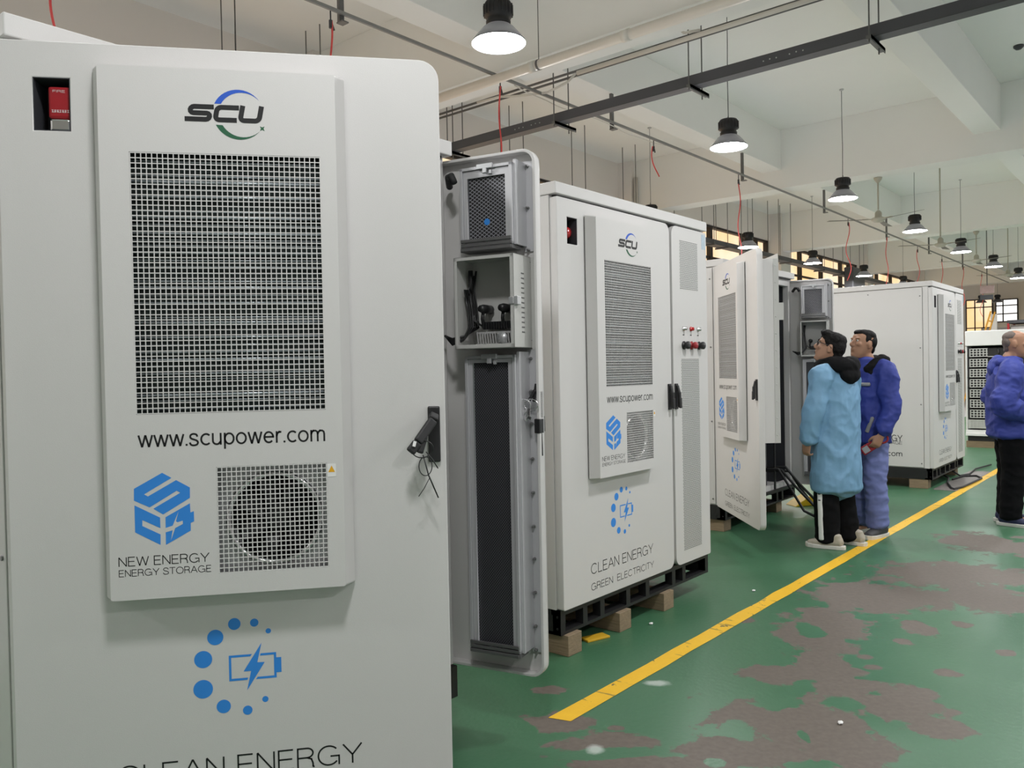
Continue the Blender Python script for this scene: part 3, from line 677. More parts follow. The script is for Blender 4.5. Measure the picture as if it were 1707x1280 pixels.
def narrow_door(cab, ang, inside=False, keys=False):
    """door with vents and switches, hinge on its right; local x runs -0.47..0"""
    out = rrect(-ND+0.012, -0.004, DZ0, DZ1, (.055, .012, .012, .055)); inn = rrect(-ND+0.024, -0.016, DZ0+0.012, DZ1-0.012, (.045, .006, .006, .045))
    d = plate('switch_door', [out, inn], -PIV, 0.0, 'paint', cab, 0.002, 'ndrim')
    d.location = (CW, PIV, 0) if not inside else (CW-0.009, PIV+0.041, 0); d.rotation_euler = (0, 0, ang)
    plate('door_skin', [out], -PIV, -PIV+0.004, 'paint', d, 0.0, 'ndskin')
    x = -CW
    def vent(z0, z1): return lambda: MB().box(x+1.262, x+1.494, -PIV-0.0006, -PIV+0.001, z0, z1)
    cached('vent', 'v1', vent(1.938, 2.243), 'vent', d); cached('vent', 'v2', vent(0.311, 1.508), 'vent', d)
    for k, (bx, mm) in enumerate(((1.297, 'steel'), (1.391, 'redlens'), (1.485, 'steel'))):
        b = cached('indicator_lamp', 'il%d' % k, lambda: MB().lathe([(0.015, 0.0), (0.015, 0.006), (0.011, 0.007), (0.011, 0.022), (0.0, 0.025)], (x+bx, -PIV, 1.696), 18, 'y'), mm, d, smooth=True)
        if mm == 'redlens': b['label'] = 'red indicator lamp'
        cached('small_print', 'sp%d' % k, lambda: MB().box(x+bx-0.011, x+bx+0.011, -PIV-0.0005, -PIV, 1.654, 1.660), 'ink', d)
    for k, (bx, mm, r) in enumerate(((1.297, 'black', 0.024), (1.396, 'red', 0.022), (1.496, 'black', 0.024))):
        b = cached('rotary_switch' if k != 1 else 'stop_button', 'rs%d' % k, lambda: MB().lathe([(0.026, 0.0), (0.026, 0.006), (r*.7, 0.008), (r*.7, 0.02), (r, 0.022), (r, 0.036), (r*.85, 0.040), (0, 0.041)], (x+bx, -PIV, 1.592), 20, 'y'), mm, d, smooth=True)
    door_handle(d, x+1.187, 'shut')
    cached('rating_label', 'rl', lambda: MB().box(x+1.553, x+1.604, -PIV-0.0005, -PIV, 2.215, 2.310), 'label', d)
    if not inside: return d
    # ---- what the inner face carries (s measured from the free edge)
    o = -ND
    def X(s): return o+s
    def filterbox(z0, z1, m0, m1, s0, s1, key):
        def frame():
            b = MB(); y = 0.07
            for a, c in ((s0, s0+0.012), (s1-0.012, s1)): b.box(X(a), X(c), -0.04, y, z0, z1)
            b.box(X(s0), X(s1), -0.04, y, z1-0.012, z1); b.box(X(s0), X(s1), -0.04, y, z0, z0+0.012)
            b.box(X(s0-0.045), X(s0), -0.04, -0.034, z0-0.02, z1+0.022)            # screw flange
            b.box(X(s0-0.012), X(s0), -0.034, 0.055, z0, z1+0.012)
            return b
        cached('filter_housing', key+'h', frame, 'alu', d, 0.001)
        sm0, sm1 = s0+0.033, s1-0.031
        plate('filter_frame', [rrect(X(s0+0.013), X(s1-0.013), z0+0.013, z1-0.013), rrect(X(sm0), X(sm1), m0, m1)], 0.052, 0.062, 'alu', d, 0.001, key+'p')
        cached('filter_mesh', key+'m', lambda: MB().box(X(sm0), X(sm1), 0.046, 0.050, m0, m1), 'filter' if key == 'f1' else 'filter2', d)
        def rails():
            b = MB()
            for k in range(3): b.box(X(s0+0.004), X(s1-0.004), 0.07, 0.078-0.003*(k % 2), z0-0.014+0.017*k, z0-0.002+0.017*k)
            return b.box(X(s0), X(s1), 0.0, 0.072, z0-0.016, z0-0.002)
        cached('filter_rail', key+'r', rails, 'greysteel', d, 0.001)
        def latch():
            s = (s0+s1)/2
            return MB().box(X(s-0.035), X(s+0.035), 0.066, 0.078, z1-0.014, z1+0.006).box(X(s-0.012), X(s+0.006), 0.07, 0.082, z1-0.032, z1-0.012).box(X(s-0.030), X(s-0.018), 0.06, 0.074, z1-0.036, z1-0.02)
        cached('filter_latch', key+'l', latch, 'zinc', d, 0.002)
    filterbox(1.945, 2.262, 1.972, 2.220, 0.080, 0.312, 'f1')
    filterbox(0.345, 1.515, 0.358, 1.488, 0.080, 0.305, 'f2')
    if keys: st = cached('round_sticker', 'stk', lambda: MB().lathe([(0.013, 0), (0.013, 0.0015), (0, 0.0015)], (X(0.201), 0.051, 2.044), 20, 'y'), 'blue', d)
    def cbox():
        b = MB(); a, c, z0, z1, y1 = 0.054, 0.318, 1.542, 1.902, 0.12
        b.box(X(a), X(a+0.004), -0.04, y1, z0, z1).box(X(c-0.004), X(c), -0.04, y1, z0, z1).box(X(a), X(c), -0.04, y1, z1-0.004, z1).box(X(a), X(c), -0.04, y1, z0, z0+0.004).box(X(a), X(c), -0.04, -0.034, z0, z1)
        b.box(X(a), X(a+0.016), y1-0.003, y1, z0, z1).box(X(c-0.014), X(c), y1-0.003, y1, z0, z1).box(X(a), X(c), y1-0.003, y1, z1-0.014, z1).box(X(a), X(c), y1-0.003, y1, z0, z0+0.016)
        b.box(X(a-0.04), X(a), -0.04, -0.034, z0-0.01, z1)
        return b
    cached('control_box', 'cbx', cbox, 'paint2', d, 0.001)
    cached('box_latch', 'bxl', lambda: MB().box(X(0.040), X(0.054), 0.085, 0.118, 1.705, 1.738).box(X(0.054), X(0.075), 0.118, 0.126, 1.708, 1.735), 'zinc', d, 0.002)
    def slots():
        b = MB()
        for i in range(13): b.box(X(0.0532), X(0.0545), 0.03, 0.055, 1.60+0.019*i, 1.605+0.019*i)
        return b
    cached('vent_slots', 'vsl', slots, 'greysteel', d)
    for s in (0.232, 0.142):
        cached('cable_socket', 'prt', lambda: MB().lathe([(0.018, 0.02), (0.018, -0.04), (0.014, -0.042), (0.014, -0.06), (0, -0.06)], (0, 0, 0), 16, 'y').tube([(0, 0.04, -0.012), (0.004, 0.04, -0.04), (0.004, 0.03, -0.075)], 0.007, 8), 'black', d, smooth=True).location = (X(s), 0.0, 1.702)
    def strip():
        b = MB().box(X(0.075), X(0.24), -0.03, 0.03, 1.622, 1.645)
        for k in range(14): b.box(X(0.078+0.0115*k), X(0.086+0.0115*k), 0.03, 0.04, 1.620, 1.650)
        return b
    cached('terminal_strip', 'ts', strip, 'black', d)
    def duct():
        b = MB().box(X(0.075), X(0.26), 0.0, 0.05, 1.556, 1.564)
        for k in range(16): b.bar((X(0.078+0.0115*k), 0.05, 1.562), (X(0.083+0.0115*k), 0.05, 1.605), 0.005, 0.003, (0, 1, 0))
        return b.box(X(0.075), X(0.26), 0.046, 0.049, 1.602, 1.61)
    cached('wiring_duct', 'wd', duct, 'greyduct', d)
    cached('humidity_sensor', 'hs', lambda: MB().lathe([(0.024, 0.0), (0.024, 0.02), (0.019, 0.024), (0, 0.024)], (X(0.145), 0.052, 1.583), 20, 'y'), 'zinc', d, smooth=True)
    def wires():
        b = MB(); rr = random.Random(5)
        for k in range(7):
            s = 0.283+0.003*(k % 4); y = 0.0+0.011*k
            b.tube([(X(s), y, 1.86-0.02*k), (X(s+0.006), y+0.01, 1.78), (X(s-0.002), y, 1.70), (X(s-0.012), y+0.01, 1.63), (X(s+0.015), 0.08, 1.595-0.003*k), (X(0.345), 0.095, 1.585-0.004*k), (X(0.40), 0.06, 1.60)], 0.0045, 6)
        for k in range(3): b.tube([(X(0.285), 0.02+0.01*k, 1.72), (X(0.272), 0.03+0.01*k, 1.655), (X(0.24), 0.03, 1.632)], 0.0035, 6)
        b.tube([(X(0.292), 0.03, 1.86), (X(0.292), 0.03, 1.77)], 0.010, 8)
        return b
    cached('cable_bundle', 'wr', wires, 'black', d, smooth=True)
    def hose():
        return MB().tube([(X(0.40), 0.0, 2.215), (X(0.37), 0.06, 2.238), (X(0.34), 0.085, 2.235), (X(0.325), 0.09, 2.205)], 0.014, 10)
    cached('corrugated_hose', 'hz', hose, 'rubber', d, smooth=True)
    for z in (2.262, 2.098, 1.931, 1.882, 1.572, 1.50, 1.37, 1.24, 1.10, 0.965, 0.83, 0.70, 0.565, 0.43, 0.335):
        cached('flange_screw', 'scw', lambda: MB().lathe([(0.0068, 0), (0.0068, -0.006), (0.0038, -0.007), (0.0038, -0.016), (0, -0.016)], (0, 0, 0), 8, 'y'), 'darkzinc', d).location = (X(0.060), -0.034, z)
    for z in (2.248, 1.575, 0.961, 0.302):
        cached('spring_hook', 'hks', lambda: MB().box(0, 0.015, -0.002, 0.004, 0.008, 0.013).bar((0.001, 0.001, 0.011), (0.005, 0.001, -0.016), 0.005, 0.006, (0, 1, 0)), 'black', d).location = (X(0.021), -0.034, z)
    cached('lock_body', 'lb', lambda: MB().box(X(0.010), X(0.034), -0.036, 0.004, 1.205, 1.262).box(X(0.012), X(0.022), -0.036, -0.01, 1.262, 1.372), 'black', d, 0.003)
    cached('lock_rod', 'lr0', lambda: MB().bar((X(0.030), -0.02, 1.372), (X(0.024), -0.02, 1.445), 0.009, 0.006, (0, 1, 0)), 'black', d, 0.002)
    cached('lock_rod', 'lr', lambda: MB().bar((X(0.014), -0.02, 1.205), (X(0.012), -0.02, 1.115), 0.007, 0.006, (0, 1, 0)), 'black', d, 0.002)
    cached('lock_cam', 'lr2', lambda: MB().bar((X(0.036), 0.0, 1.33), (X(0.028), -0.01, 1.40), 0.010, 0.01, (0, 1, 0)).bar((X(0.05), 0.01, 1.335), (X(0.03), 0.0, 1.375), 0.012, 0.01, (0, 1, 0)), 'black', d, 0.002)
    return d
def cabinet(label, X0, Y0, wide=0.0, narrow=0.0, beacon='dome', sidetext=False):
    c = thing('storage_cabinet', label, 'electrical cabinet', (X0, Y0, 0), 0, 'outdoor battery storage cabinets in the row')
    # plinth
    def plinth():
        b = MB(); z0, z1 = 0.107, 0.235
        b.box(0.005, CW-0.005, 0.02, 0.08, z1-0.028, z1).box(0.005, CW-0.005, 0.02, 0.10, z0, z0+0.016)
        for x in (0.005, 0.20, 0.36, 0.62, 0.83, 1.14, 1.27, 1.575): b.box(x, x+0.04, 0.02, 0.07, z0, z1)
        b.box(0.005, 0.045, 0.02, CD-0.02, z0, z1).box(CW-0.045, CW-0.005, 0.02, CD-0.02, z0, z1)
        b.box(0.005, CW-0.005, CD-0.06, CD-0.02, z0, z1).box(0.02, CW-0.02, 0.06, CD-0.03, z1-0.01, z1)
        b.box(0.045, CW-0.045, 0.40, 0.404, z0+0.005, z1-0.01)
        for k, y in enumerate((0.04, 0.11)):
            for z in (0.14, 0.20): b.lathe([(0.006, 0), (0.006, 0.004), (0, 0.004)], (0.001, y, z), 8, 'x')
        return b
    cached('plinth', 'plinth', plinth, 'blackbase', c)
    def shell():
        b = MB(); z0, z1 = 0.235, 2.335; y0 = PIV
        b.box(0.002, 0.05, y0, y0+0.055, z0, z1).box(CW-0.05, CW-0.002, y0, y0+0.055, z0, z1)      # front posts
        b.box(0.05, CW-0.05, y0, y0+0.05, z1-0.07, z1).box(0.05, CW-0.05, y0, y0+0.05, z0, z0+0.05)
        b.box(0.002, 0.03, CD-0.07, CD, z0, z1).box(CW-0.03, CW-0.002, CD-0.07, CD, z0, z1)
        b.box(0.03, CW-0.03, CD-0.03, CD, z0, z1)
        b.box(0.012, 0.03, y0+0.055, CD-0.07, z0, z1).box(CW-0.03, CW-0.012, y0+0.055, CD-0.07, z0, z1)
        b.box(0.03, CW-0.03, y0+0.05, CD-0.03, z0, z0+0.01)
        return b
    cached('body_shell', 'shell', shell, 'paint', c, 0.002)
    def side(x0, x1):
        return lambda: MB().box(x0, x1, PIV+0.062, CD-0.075, 0.245, 2.325)
    cached('side_panel', 'sdl', side(0.0, 0.010), 'paint', c, 0.002); cached('side_panel', 'sdr', side(CW-0.010, CW), 'paint', c, 0.002)
    for y, z in [(y, z) for z in (0.29, 0.975, 1.63, 2.23) for y in (0.13, CD-0.12)] + [(CD/2, 0.29), (CD/2, 2.285)]:
        cached('panel_screw', 'pbolt', lambda: MB().lathe([(0.0075, 0), (0.0075, -0.005), (0, -0.006)], (0.0, 0, 0), 8, 'x'), 'darkzinc', c).location = (0, y, z)
    cached('roof_lid', 'lid', lambda: MB().box(-0.004, CW+0.004, -0.004, CD+0.01, 2.337, 2.397), 'paint', c, 0.004)
    cached('door_seal', 'seal', lambda: MB().box(0.03, CW-0.03, PIV-0.02, PIV-0.001, 2.327, 2.337).box(1.136, 1.166, PIV-0.012, PIV-0.002, 0.24, 2.33), 'black', c)
    if wide == 0.0: pass
    else:                                        # dark racks seen past the open doors
        def inside():
            b = MB().box(0.05, CW-0.05, CD-0.04, CD-0.034, 0.25, 2.33).box(0.032, 0.036, 0.11, CD-0.05, 0.25, 2.33).box(CW-0.036, CW-0.032, 0.11, CD-0.05, 0.25, 2.33).box(0.05, CW-0.05, 0.11, CD-0.05, 2.30, 2.31)
            return b
        cached('interior_lining', 'inl', inside, 'darksteel', c)
        def racks():
            b = MB()
            for x in (0.13, 0.56, 1.10, 1.20): b.box(x, x+0.045, 0.16, 0.20, 0.25, 2.30)
            b.box(1.14, 1.20, 0.16, 1.2, 0.25, 2.30)
            return b
        cached('rack_post', 'rkp', racks, 'greysteel', c)
        for k in range(8):
            for x in (0.185, 0.625): cached('battery_module', 'mod', lambda: MB().box(0, 0.44, 0.22, 1.2, 0.0, 0.20), 'black', c, 0.004).location = (x, 0, 0.30+0.24*k)
        cached('plastic_wrap', 'wrp', lambda: MB().box(0.06, 1.1, 0.11, 0.3, 0.25, 0.275), 'white', c, 0.01)
    wide_door(c, wide, 'open' if beacon == 'box' else 'shut', beacon)
    narrow_door(c, narrow, narrow != 0.0, beacon == 'box')
    if sidetext:
        for s_, z, w, cap, th in (('NEW ENERGY', 0.540, 0.52, 0.072, 0.11), ('ENERGY STORAGE', 0.452+0.05, 0.53, 0.036, 0.10), ('www.scupower.com', 0.362, 0.80, 0.060, 0.13)):
            me = text_mesh(s_, w, cap, th); o = link('side_lettering', me, c, 'ink'); o.rotation_euler = (0, 0, R(-90)); o.location = (-0.0008, 0.337+w, z)
    return c
c1 = cabinet('white cabinet nearest the camera, both doors open, with a large blank door face', 0.748, 2.32, R(-39.1), R(103.6), 'box')
c2 = cabinet('white cabinet with both doors shut, two black handles and full lettering', 3.215, 2.428)
c3 = cabinet('white cabinet with a folded-back door, open before the two men', 6.54, 3.125, R(-138.1), R(103.0))
c4 = cabinet('closed white cabinet behind the man holding a red meter, side panel showing', 10.14, 2.29, sidetext=True)
# timber skids
TG = 'timber skids under the cabinets'
def timber(label, x, y, w, L, h=0.107):
    o = MB().box(-w/2, w/2, 0, L, 0, h).build('timber_skid', 'wood', None, bevel=0.003); o.location = (x, y, 0); tag(o, label, 'timber', TG)
for x0, wrds in ((0.03, 'below the near corner of the shut two-handle cabinet'), (0.507, 'below the middle of the shut two-handle cabinet'), (0.99, 'below the vented right part of the shut two-handle cabinet')):
    timber('square timber skid end '+wrds, 3.215+x0+0.057, 2.42, 0.117, 1.35)
timber('timber skid below the near front corner of the nearest cabinet', 0.85, 2.36, 0.11, 1.3)
timber('timber skid below the hinge end of the nearest cabinet, behind its inner door', 2.25, 2.36, 0.11, 1.3)
timber('dark timber skid under the left corner of the cabinet with the folded-back door', 6.64, 3.17, 0.14, 1.3)
timber('timber skid under the open end of the cabinet before the two men', 7.80, 3.17, 0.14, 1.3)
timber('timber skid under the side panel of the cabinet behind the man with the meter', 10.22, 2.36, 0.14, 0.20)
timber('timber skid at the far end of the cabinet beside the open battery rack', 11.62, 2.36, 0.14, 0.20)
# keys hanging on the narrow door lock
k = thing('key_bunch', 'bunch of shiny keys hanging from the lock of the open inner door', 'keys', (2.358+0.0, 2.406, 0))
def ndw(s, y, z):                                # point on the nearest cabinet's switch door -> world
    a = R(103.6); x = -ND+s; ox, oy = 0.748+CW-0.009, 2.32+PIV+0.041
    return Vector((ox+x*math.cos(a)-y*math.sin(a), oy+x*math.sin(a)+y*math.cos(a), z))
k.location = ndw(0.04, 0.015, 1.32)
def loc_(s, y, z): return ndw(s, y, z)-k.location
kb = MB(); kb.tube([loc_(0.040+0.030*math.cos(a), 0.016, 1.318+0.022*math.sin(a)) for a in [2*math.pi*i/24 for i in range(24)]], 0.0022, 6, False, True)
kb.tube([loc_(0.062+0.022*math.cos(a), 0.022+0.006*math.sin(a), 1.318+0.022*math.sin(a)) for a in [2*math.pi*i/24 for i in range(24)]], 0.0022, 6, False, True)
kb.build('key_ring', 'steel', k, True)
for i, (s1, z1) in enumerate(((0.088, 1.268), (0.062, 1.258), (0.044, 1.262))):
    MB().bar(loc_(0.05-0.004*i, 0.02+0.004*i, 1.305), loc_(s1, 0.024+0.004*i, z1), 0.010, 0.0025, (0.9, 0.2, 0)).bar(loc_(s1-0.006, 0.024+0.004*i, z1+0.012), loc_(s1, 0.024+0.004*i, z1), 0.017, 0.003, (0.9, 0.2, 0)).build('key', 'steel', k, bevel=0.001)

# battery rack unit farther down the row
b5 = thing('battery_rack', 'open battery rack with a white top and rows of modules, beside the far cabinet', 'battery rack', (15.5, 3.0, 0))
W5 = 2.5
MB().box(0, 1.2, -W5, 0, 1.73, 1.985).box(0.02, 1.2, -0.03, 0, 0.30, 1.73).box(0.02, 1.2, -W5, -W5+0.03, 0.30, 1.73).box(1.17, 1.2, -W5, 0, 0.3, 1.73).build('white_casing', 'white', b5, bevel=0.01)
MB().box(0.0, 1.2, -W5, 0, 0.245, 0.30).box(-0.02, 0.05, -W5, 0, 0.20, 0.245).build('shelf_lip', 'white', b5, bevel=0.004)
MB().box(0.05, 1.15, -W5+0.02, -0.02, 0.11, 0.24).build('plinth', 'blackbase', b5)
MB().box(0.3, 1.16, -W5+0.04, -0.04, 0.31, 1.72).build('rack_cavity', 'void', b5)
pitch5 = 1.385/8
for r in range(8):
    z = 0.325+pitch5*(7-r)+ (0.0)
    for cidx in range(3):
        y1 = -0.035-0.80*cidx
        if y1-0.74 < -W5: continue
        fr = MB()
        for i in range(6): fr.box(0.004, 0.03, y1-0.030-0.050*i-0.014, y1-0.030-0.050*i, z+0.006, z+0.148)
        for q in (0.006, 0.05, 0.092, 0.134): fr.box(0.008, 0.03, y1-0.30, y1-0.03, z+q, z+q+0.014)
        fr.box(0.01, 0.05, y1-0.74, y1-0.30, z+0.0, z+0.014) if r < 7 else fr.box(0.015, 0.3, y1-0.7, y1, z, z+0.15)
        fm = MB().box(0.03, 0.3, y1-0.70, y1, z+0.004, z+0.148).build('battery_module', 'black', b5)
        fr.build('module_lattice', 'modules', fm)
for r in range(7):
    z = 0.325+pitch5*(7-r)
    wb = MB(); rr = random.Random(r)
    for i in range(3): wb.tube([(0.04, -0.48-0.08*i, z+0.15), (0.0, -0.50-0.08*i, z+0.08), (0.04, -0.47-0.08*i, z-0.04)], 0.012, 6)
    wb.build('red_cable' if r % 2 else 'black_cable', 'red' if r % 2 else 'black', b5, True)
tb = MB()
for q in (0.05, 0.75, 1.45, 2.1): tb.box(0.05, 0.2, -q-0.5, -q, 0, 0.11)
tb2 = MB().box(0.0, 0.10, -W5, 0.0, 0.0, 0.108).build('timber_skid', 'wood'); tb2.location = (15.52, 3.0, 0); tag(tb2, 'long timber skid below the open battery rack', 'timber', TG)

# ------------------------------------------------------------------ overhead
def lamp_proto():
    t = thing('pendant_lamp', None, 'lamp')
    MB().lathe([(0.187, 0.0), (0.188, 0.010), (0.150, 0.055), (0.112, 0.100), (0.088, 0.119), (0.080, 0.1195)], (0, 0, 0), 36, 'z', False).build('lamp_shade', 'lampshade', t, True)
    h = MB().lathe([(0.0, 0.118), (0.084, 0.118), (0.086, 0.150), (0.078, 0.158), (0.078, 0.176), (0.096, 0.186), (0.098, 0.262), (0.086, 0.282), (0.03, 0.290), (0.0, 0.290)], (0, 0, 0), 28)
    for k in range(20):
        a = 2*math.pi*k/20; h.obox((0.094*math.cos(a), 0.094*math.sin(a), 0.225), (0.010, 0.004, 0.036), Matrix.Rotation(a, 3, 'Z'))
    h.build('lamp_housing', 'lampblack', t, True)
    MB().lathe([(0.0, 0.004), (0.184, 0.004)], (0, 0, 0), 36, 'z', False).build('diffuser', 'lamp', t)
    c = MB(); c.tube([(0, 0, 0.30), (0.004, 0.002, 0.7), (-0.003, 0, 1.1), (0, 0, 1.48)], 0.004, 6).tube([(0.0, 0, 0.29), (0.012, 0, 0.31), (0.0, 0, 0.335), (-0.012, 0, 0.31), (0, 0, 0.29)], 0.004, 6)
    c.build('cable', 'darksteel', t, True)
    MB().lathe([(0.03, 1.487), (0.03, 1.475), (0.01, 1.465), (0, 1.465)], (0, 0, 0), 14).build('ceiling_hook', 'zinc', t)
    return t
def copy_tree(o):
    n = o.copy(); COL.objects.link(n)
    for ch in list(o.children):
        c = ch.copy(); COL.objects.link(c); c.parent = n
        for g in list(ch.children):
            e = g.copy(); COL.objects.link(e); e.parent = c
    return n
lamp0 = lamp_proto(); used = [False]
LG = 'hanging high-bay lamps'
def place_lamp(x, y, z, label):
    l = copy_tree(lamp0) if used[0] else lamp0; used[0] = True
    l.location = (x, y, z); l.rotation_euler = (0, 0, random.uniform(0, 6)); tag(l, label, 'lamp', LG)
FR = ['largest lit lamp, in front of the off-white ceiling pipe', 'lit lamp hanging just right of the dark overhead tray, second largest',
      'lit lamp hanging left of the nearest ceiling fan, third largest', 'lit lamp hanging beside the right blade of the nearest ceiling fan',
      'lit lamp hanging below the right blade of the second ceiling fan', 'lit lamp hanging at the blade of the third ceiling fan',
      'lit lamp hanging at the right frame edge beyond the third ceiling fan', 'farthest lit lamp of the front lamp row']
for k, w in enumerate(FR): place_lamp([4.22, 7.81, 11.33, 15.02, 18.58, 22.06, 25.6, 29.1][k], 3.65, 3.713, w)
BR = ['lit lamp before the left windows, partly hidden by the folded-back door top', 'lit lamp before the windows, above the inner door behind the two men', 'lit lamp before the windows, above the far closed cabinet', 'small dark lamp top peeking over the far cabinet before the windows']
for k, w in enumerate(BR): place_lamp([14.57, 17.95, 21.56, 25.2][k], 6.45, 3.713, w)
HID = 'black high-bay lamp hung out of view, some inferred and some added as fill light'
for y in (0.62, -2.6):  # aisle row inferred from the door shadows; second row added to brighten the ceiling
    for k in range(8): place_lamp(0.64+3.57*k, y, 3.713, HID)
for x, y in ((29.2, 0.62), (32.8, 0.62), (29.2, -2.6), (32.8, -2.6), (0.64, 3.65), (-2.9, 3.65), (0.3, 6.45), (3.9, 6.45), (7.45, 6.45), (11.0, 6.45)): place_lamp(x, y, 3.713, HID)  # far-end ones added to brighten the end wall; others extend the seen rows
for x, y, w in ((34.9, 6.19, 'small unlit black lamp before the amber end window'), (35.2, 5.70, 'small unlit black lamp before the white end window')):
    place_lamp(x, y, 3.713, w); l = [o for o in COL.objects if o.get('label') == w][0]
    for c in l.children:
        if c.name.startswith('diffuser'): c.material_slots[0].link = 'OBJECT'; c.material_slots[0].material = M['lampoff']

# dark cable tray across the bay
t = thing('cable_tray', 'dark grey cable tray hung across the bay below the ceiling beam', 'cable tray', (6.56, 3.0, 3.95))
def rel(o, mb, name, m, smooth=False, bevel=0.0):
    ob = mb.build(name, m, o, smooth, bevel); ob.location = -Vector(o.location); return ob
tr = MB().box(6.50, 6.504, -1.5, 7.0, 3.945, 4.032).box(6.616, 6.62, -1.5, 7.0, 3.945, 4.032).box(6.50, 6.62, -1.5, 7.0, 3.943, 3.947).box(6.498, 6.622, -1.5, 7.0, 4.032, 4.036)
rel(t, tr, 'tray_channel', 'tray')
for y in (6.37, 4.87, 3.38, 1.87, 0.35):
    rel(t, MB().box(6.44, 6.80, y-0.02, y+0.02, 3.915, 3.942).box(6.44, 6.80, y-0.02, y-0.016, 3.90, 3.942), 'bracket', 'greysteel')
    rel(t, MB().cyl((6.452, y, 3.89), (6.452, y, 5.2), 0.006, 8), 'hanger_rod', 'greysteel'); rel(t, MB().cyl((6.70, y, 3.87), (6.70, y, 5.2), 0.006, 8), 'hanger_rod', 'greysteel')
for y in (2.55, 5.25):
    b = MB()
    for i in range(7):
        if i != 3: b.lathe([(0.006, 0), (0.006, -0.003), (0, -0.003)], (6.50, y+0.055*i-0.16, 3.985+0.004*(i % 2)), 8, 'x')
    rel(t, b, 'joint_bolt', 'zinc')
# conduits above the tray
for nm, z, x, r, y0, y1, m, lb in (('conduit', 4.385, 6.49, 0.012, -1.5, 7.9, 'greysteel', 'thin grey conduit running above the dark tray, upper one'), ('conduit', 4.345, 6.50, 0.012, -1.5, 7.9, 'greysteel', 'thin grey conduit running above the dark tray, lower one'),
                               ('conduit', 4.33, 6.415, 0.021, 0.6, 4.55, 'pvc', 'white plastic conduit beside the two thin grey conduits')):
    o = MB().cyl((0, y0-3, 0), (0, y1-3, 0), r, 10).build(nm, m, None, True); o.location = (x, 3, z); tag(o, lb, 'conduit')
o = MB().tube([(0, 0, 0), (0.0, 0.10, -0.06), (0, 0.35, -0.10), (0, 0.7, -0.05), (0, 1.0, 0.01), (0, 1.3, 0.02)], 0.012, 8).build('flexible_conduit', 'pvc', None, True); o.location = (6.415, 4.57, 4.33)
tag(o, 'sagging end of white flexible conduit left of the rail crossing', 'conduit')
o = MB().tube([(0, 0, 0.22), (0.0, -0.02, 0.10), (0, -0.10, 0.02), (0, -0.25, 0.0)], 0.013, 8).build('conduit_elbow', 'pvc', None, True); o.location = (6.415, 3.50, 4.368); tag(o, 'curved white conduit bend rising to the ceiling beam', 'conduit')
# big off-white pipe beside the beam
t = thing('water_pipe', 'thick off-white pipe running along the near ceiling beam', 'pipe', (5.66, 3.0, 4.17))
rel(t, MB().cyl((5.66, -6.4, 4.17), (5.66, 7.9, 4.17), 0.043, 20), 'pipe_run', 'pvc', True)
for y in (3.52, 4.50, 1.0): rel(t, MB().cyl((5.66, y-0.035, 4.17), (5.66, y+0.035, 4.17), 0.049, 20), 'coupling', 'pvc', True)
for y in (4.43, 2.0): rel(t, MB().cyl((5.66, y, 4.20), (5.66, y, 5.2), 0.004, 6).lathe([(0.047, -0.01), (0.047, 0.01)], (5.66, y, 4.17), 16, 'y'), 'pipe_hanger', 'greysteel')
# rail with air line and its struts
t = thing('air_rail', 'long thin steel rail with air line running down the row overhead', 'rail', (10.0, 5.0, 4.24))
rel(t, MB().box(-2, 33, 4.988, 5.012, 4.228, 4.248).box(-2, 33, 4.986, 4.989, 4.225, 4.251), 'rail_channel', 'railgrey')
rel(t, MB().tube([(6.0+0.1*k, 5.0+0.01*math.sin(k), 4.215-0.035*abs(math.sin(k*0.22))) for k in range(30)], 0.006, 6), 'air_line', 'pvc', True)
for x in (3.95, 7.75, 11.2, 14.6, 18.4, 22.0, 25.8): rel(t, MB().box(x-0.022, x+0.022, 5.015, 5.045, 4.17, 4.575).box(x-0.03, x+0.03, 4.97, 5.045, 4.165, 4.175), 'strut', 'greysteel')
# red coiled hoses
HG = 'red air hoses hanging from the overhead rail'
def hose(label, x, y, z0, L, amp, seed, loops=True):
    rr = random.Random(seed); pts = []; n = 46
    for k in range(n):
        u = k/(n-1); a = u*L*9+seed
        pts.append((amp*math.sin(a)*(0.3+u)+0.05*math.sin(u*3+seed)*u, amp*math.cos(a*0.93)*(0.3+u), -u*L))
    o = thing('air_hose', label, 'hose', (x, y, z0), 0, HG)
    MB().tube(pts, 0.0075, 7).build('hose_tube', 'redhose', o, True)
    MB().cyl((0, 0, 0.0), (0, 0, -0.06), 0.014, 8).bar((0, 0, 0), (0.03, 0, -0.07), 0.012).cyl((0, 0, 0), (0, 0, 0.070), 0.006, 6).build('valve', 'darksteel', o)
HW = ['red hose hanging above the nearest cabinet door, at the top left', 'red hose below the steel rail joint, left of the largest lamp', 'red hose hanging before the dark tray, above the opened inner door',
      'short red hose loop on the rail above the shut two-handle cabinet', 'wavy red hose hanging right of the second largest lamp', 'wavy red hose hanging below the left blade of the nearest fan',
      'pale red hose hanging above the far closed cabinet, left part', 'red hose hanging above the far closed cabinet, middle part', 'red hose hanging right of the far closed cabinet top', 'red hose by the small hanging sign, left of it', 'red hose right of the small hanging sign']
for k, (x, L, amp) in enumerate(((1.86, 1.5, 0.045), (3.83, 1.2, 0.03), (5.79, 1.3, 0.03), (8.62, 0.35, 0.06), (11.0, 1.4, 0.05), (15.8, 1.1, 0.07), (18.3, 1.2, 0.04), (20.8, 1.1, 0.06), (23.2, 1.1, 0.04), (25.7, 1.2, 0.05), (28.3, 1.3, 0.06))):
    hose(HW[k], x, 5.0, 4.15, L, amp, k*1.7+0.4)
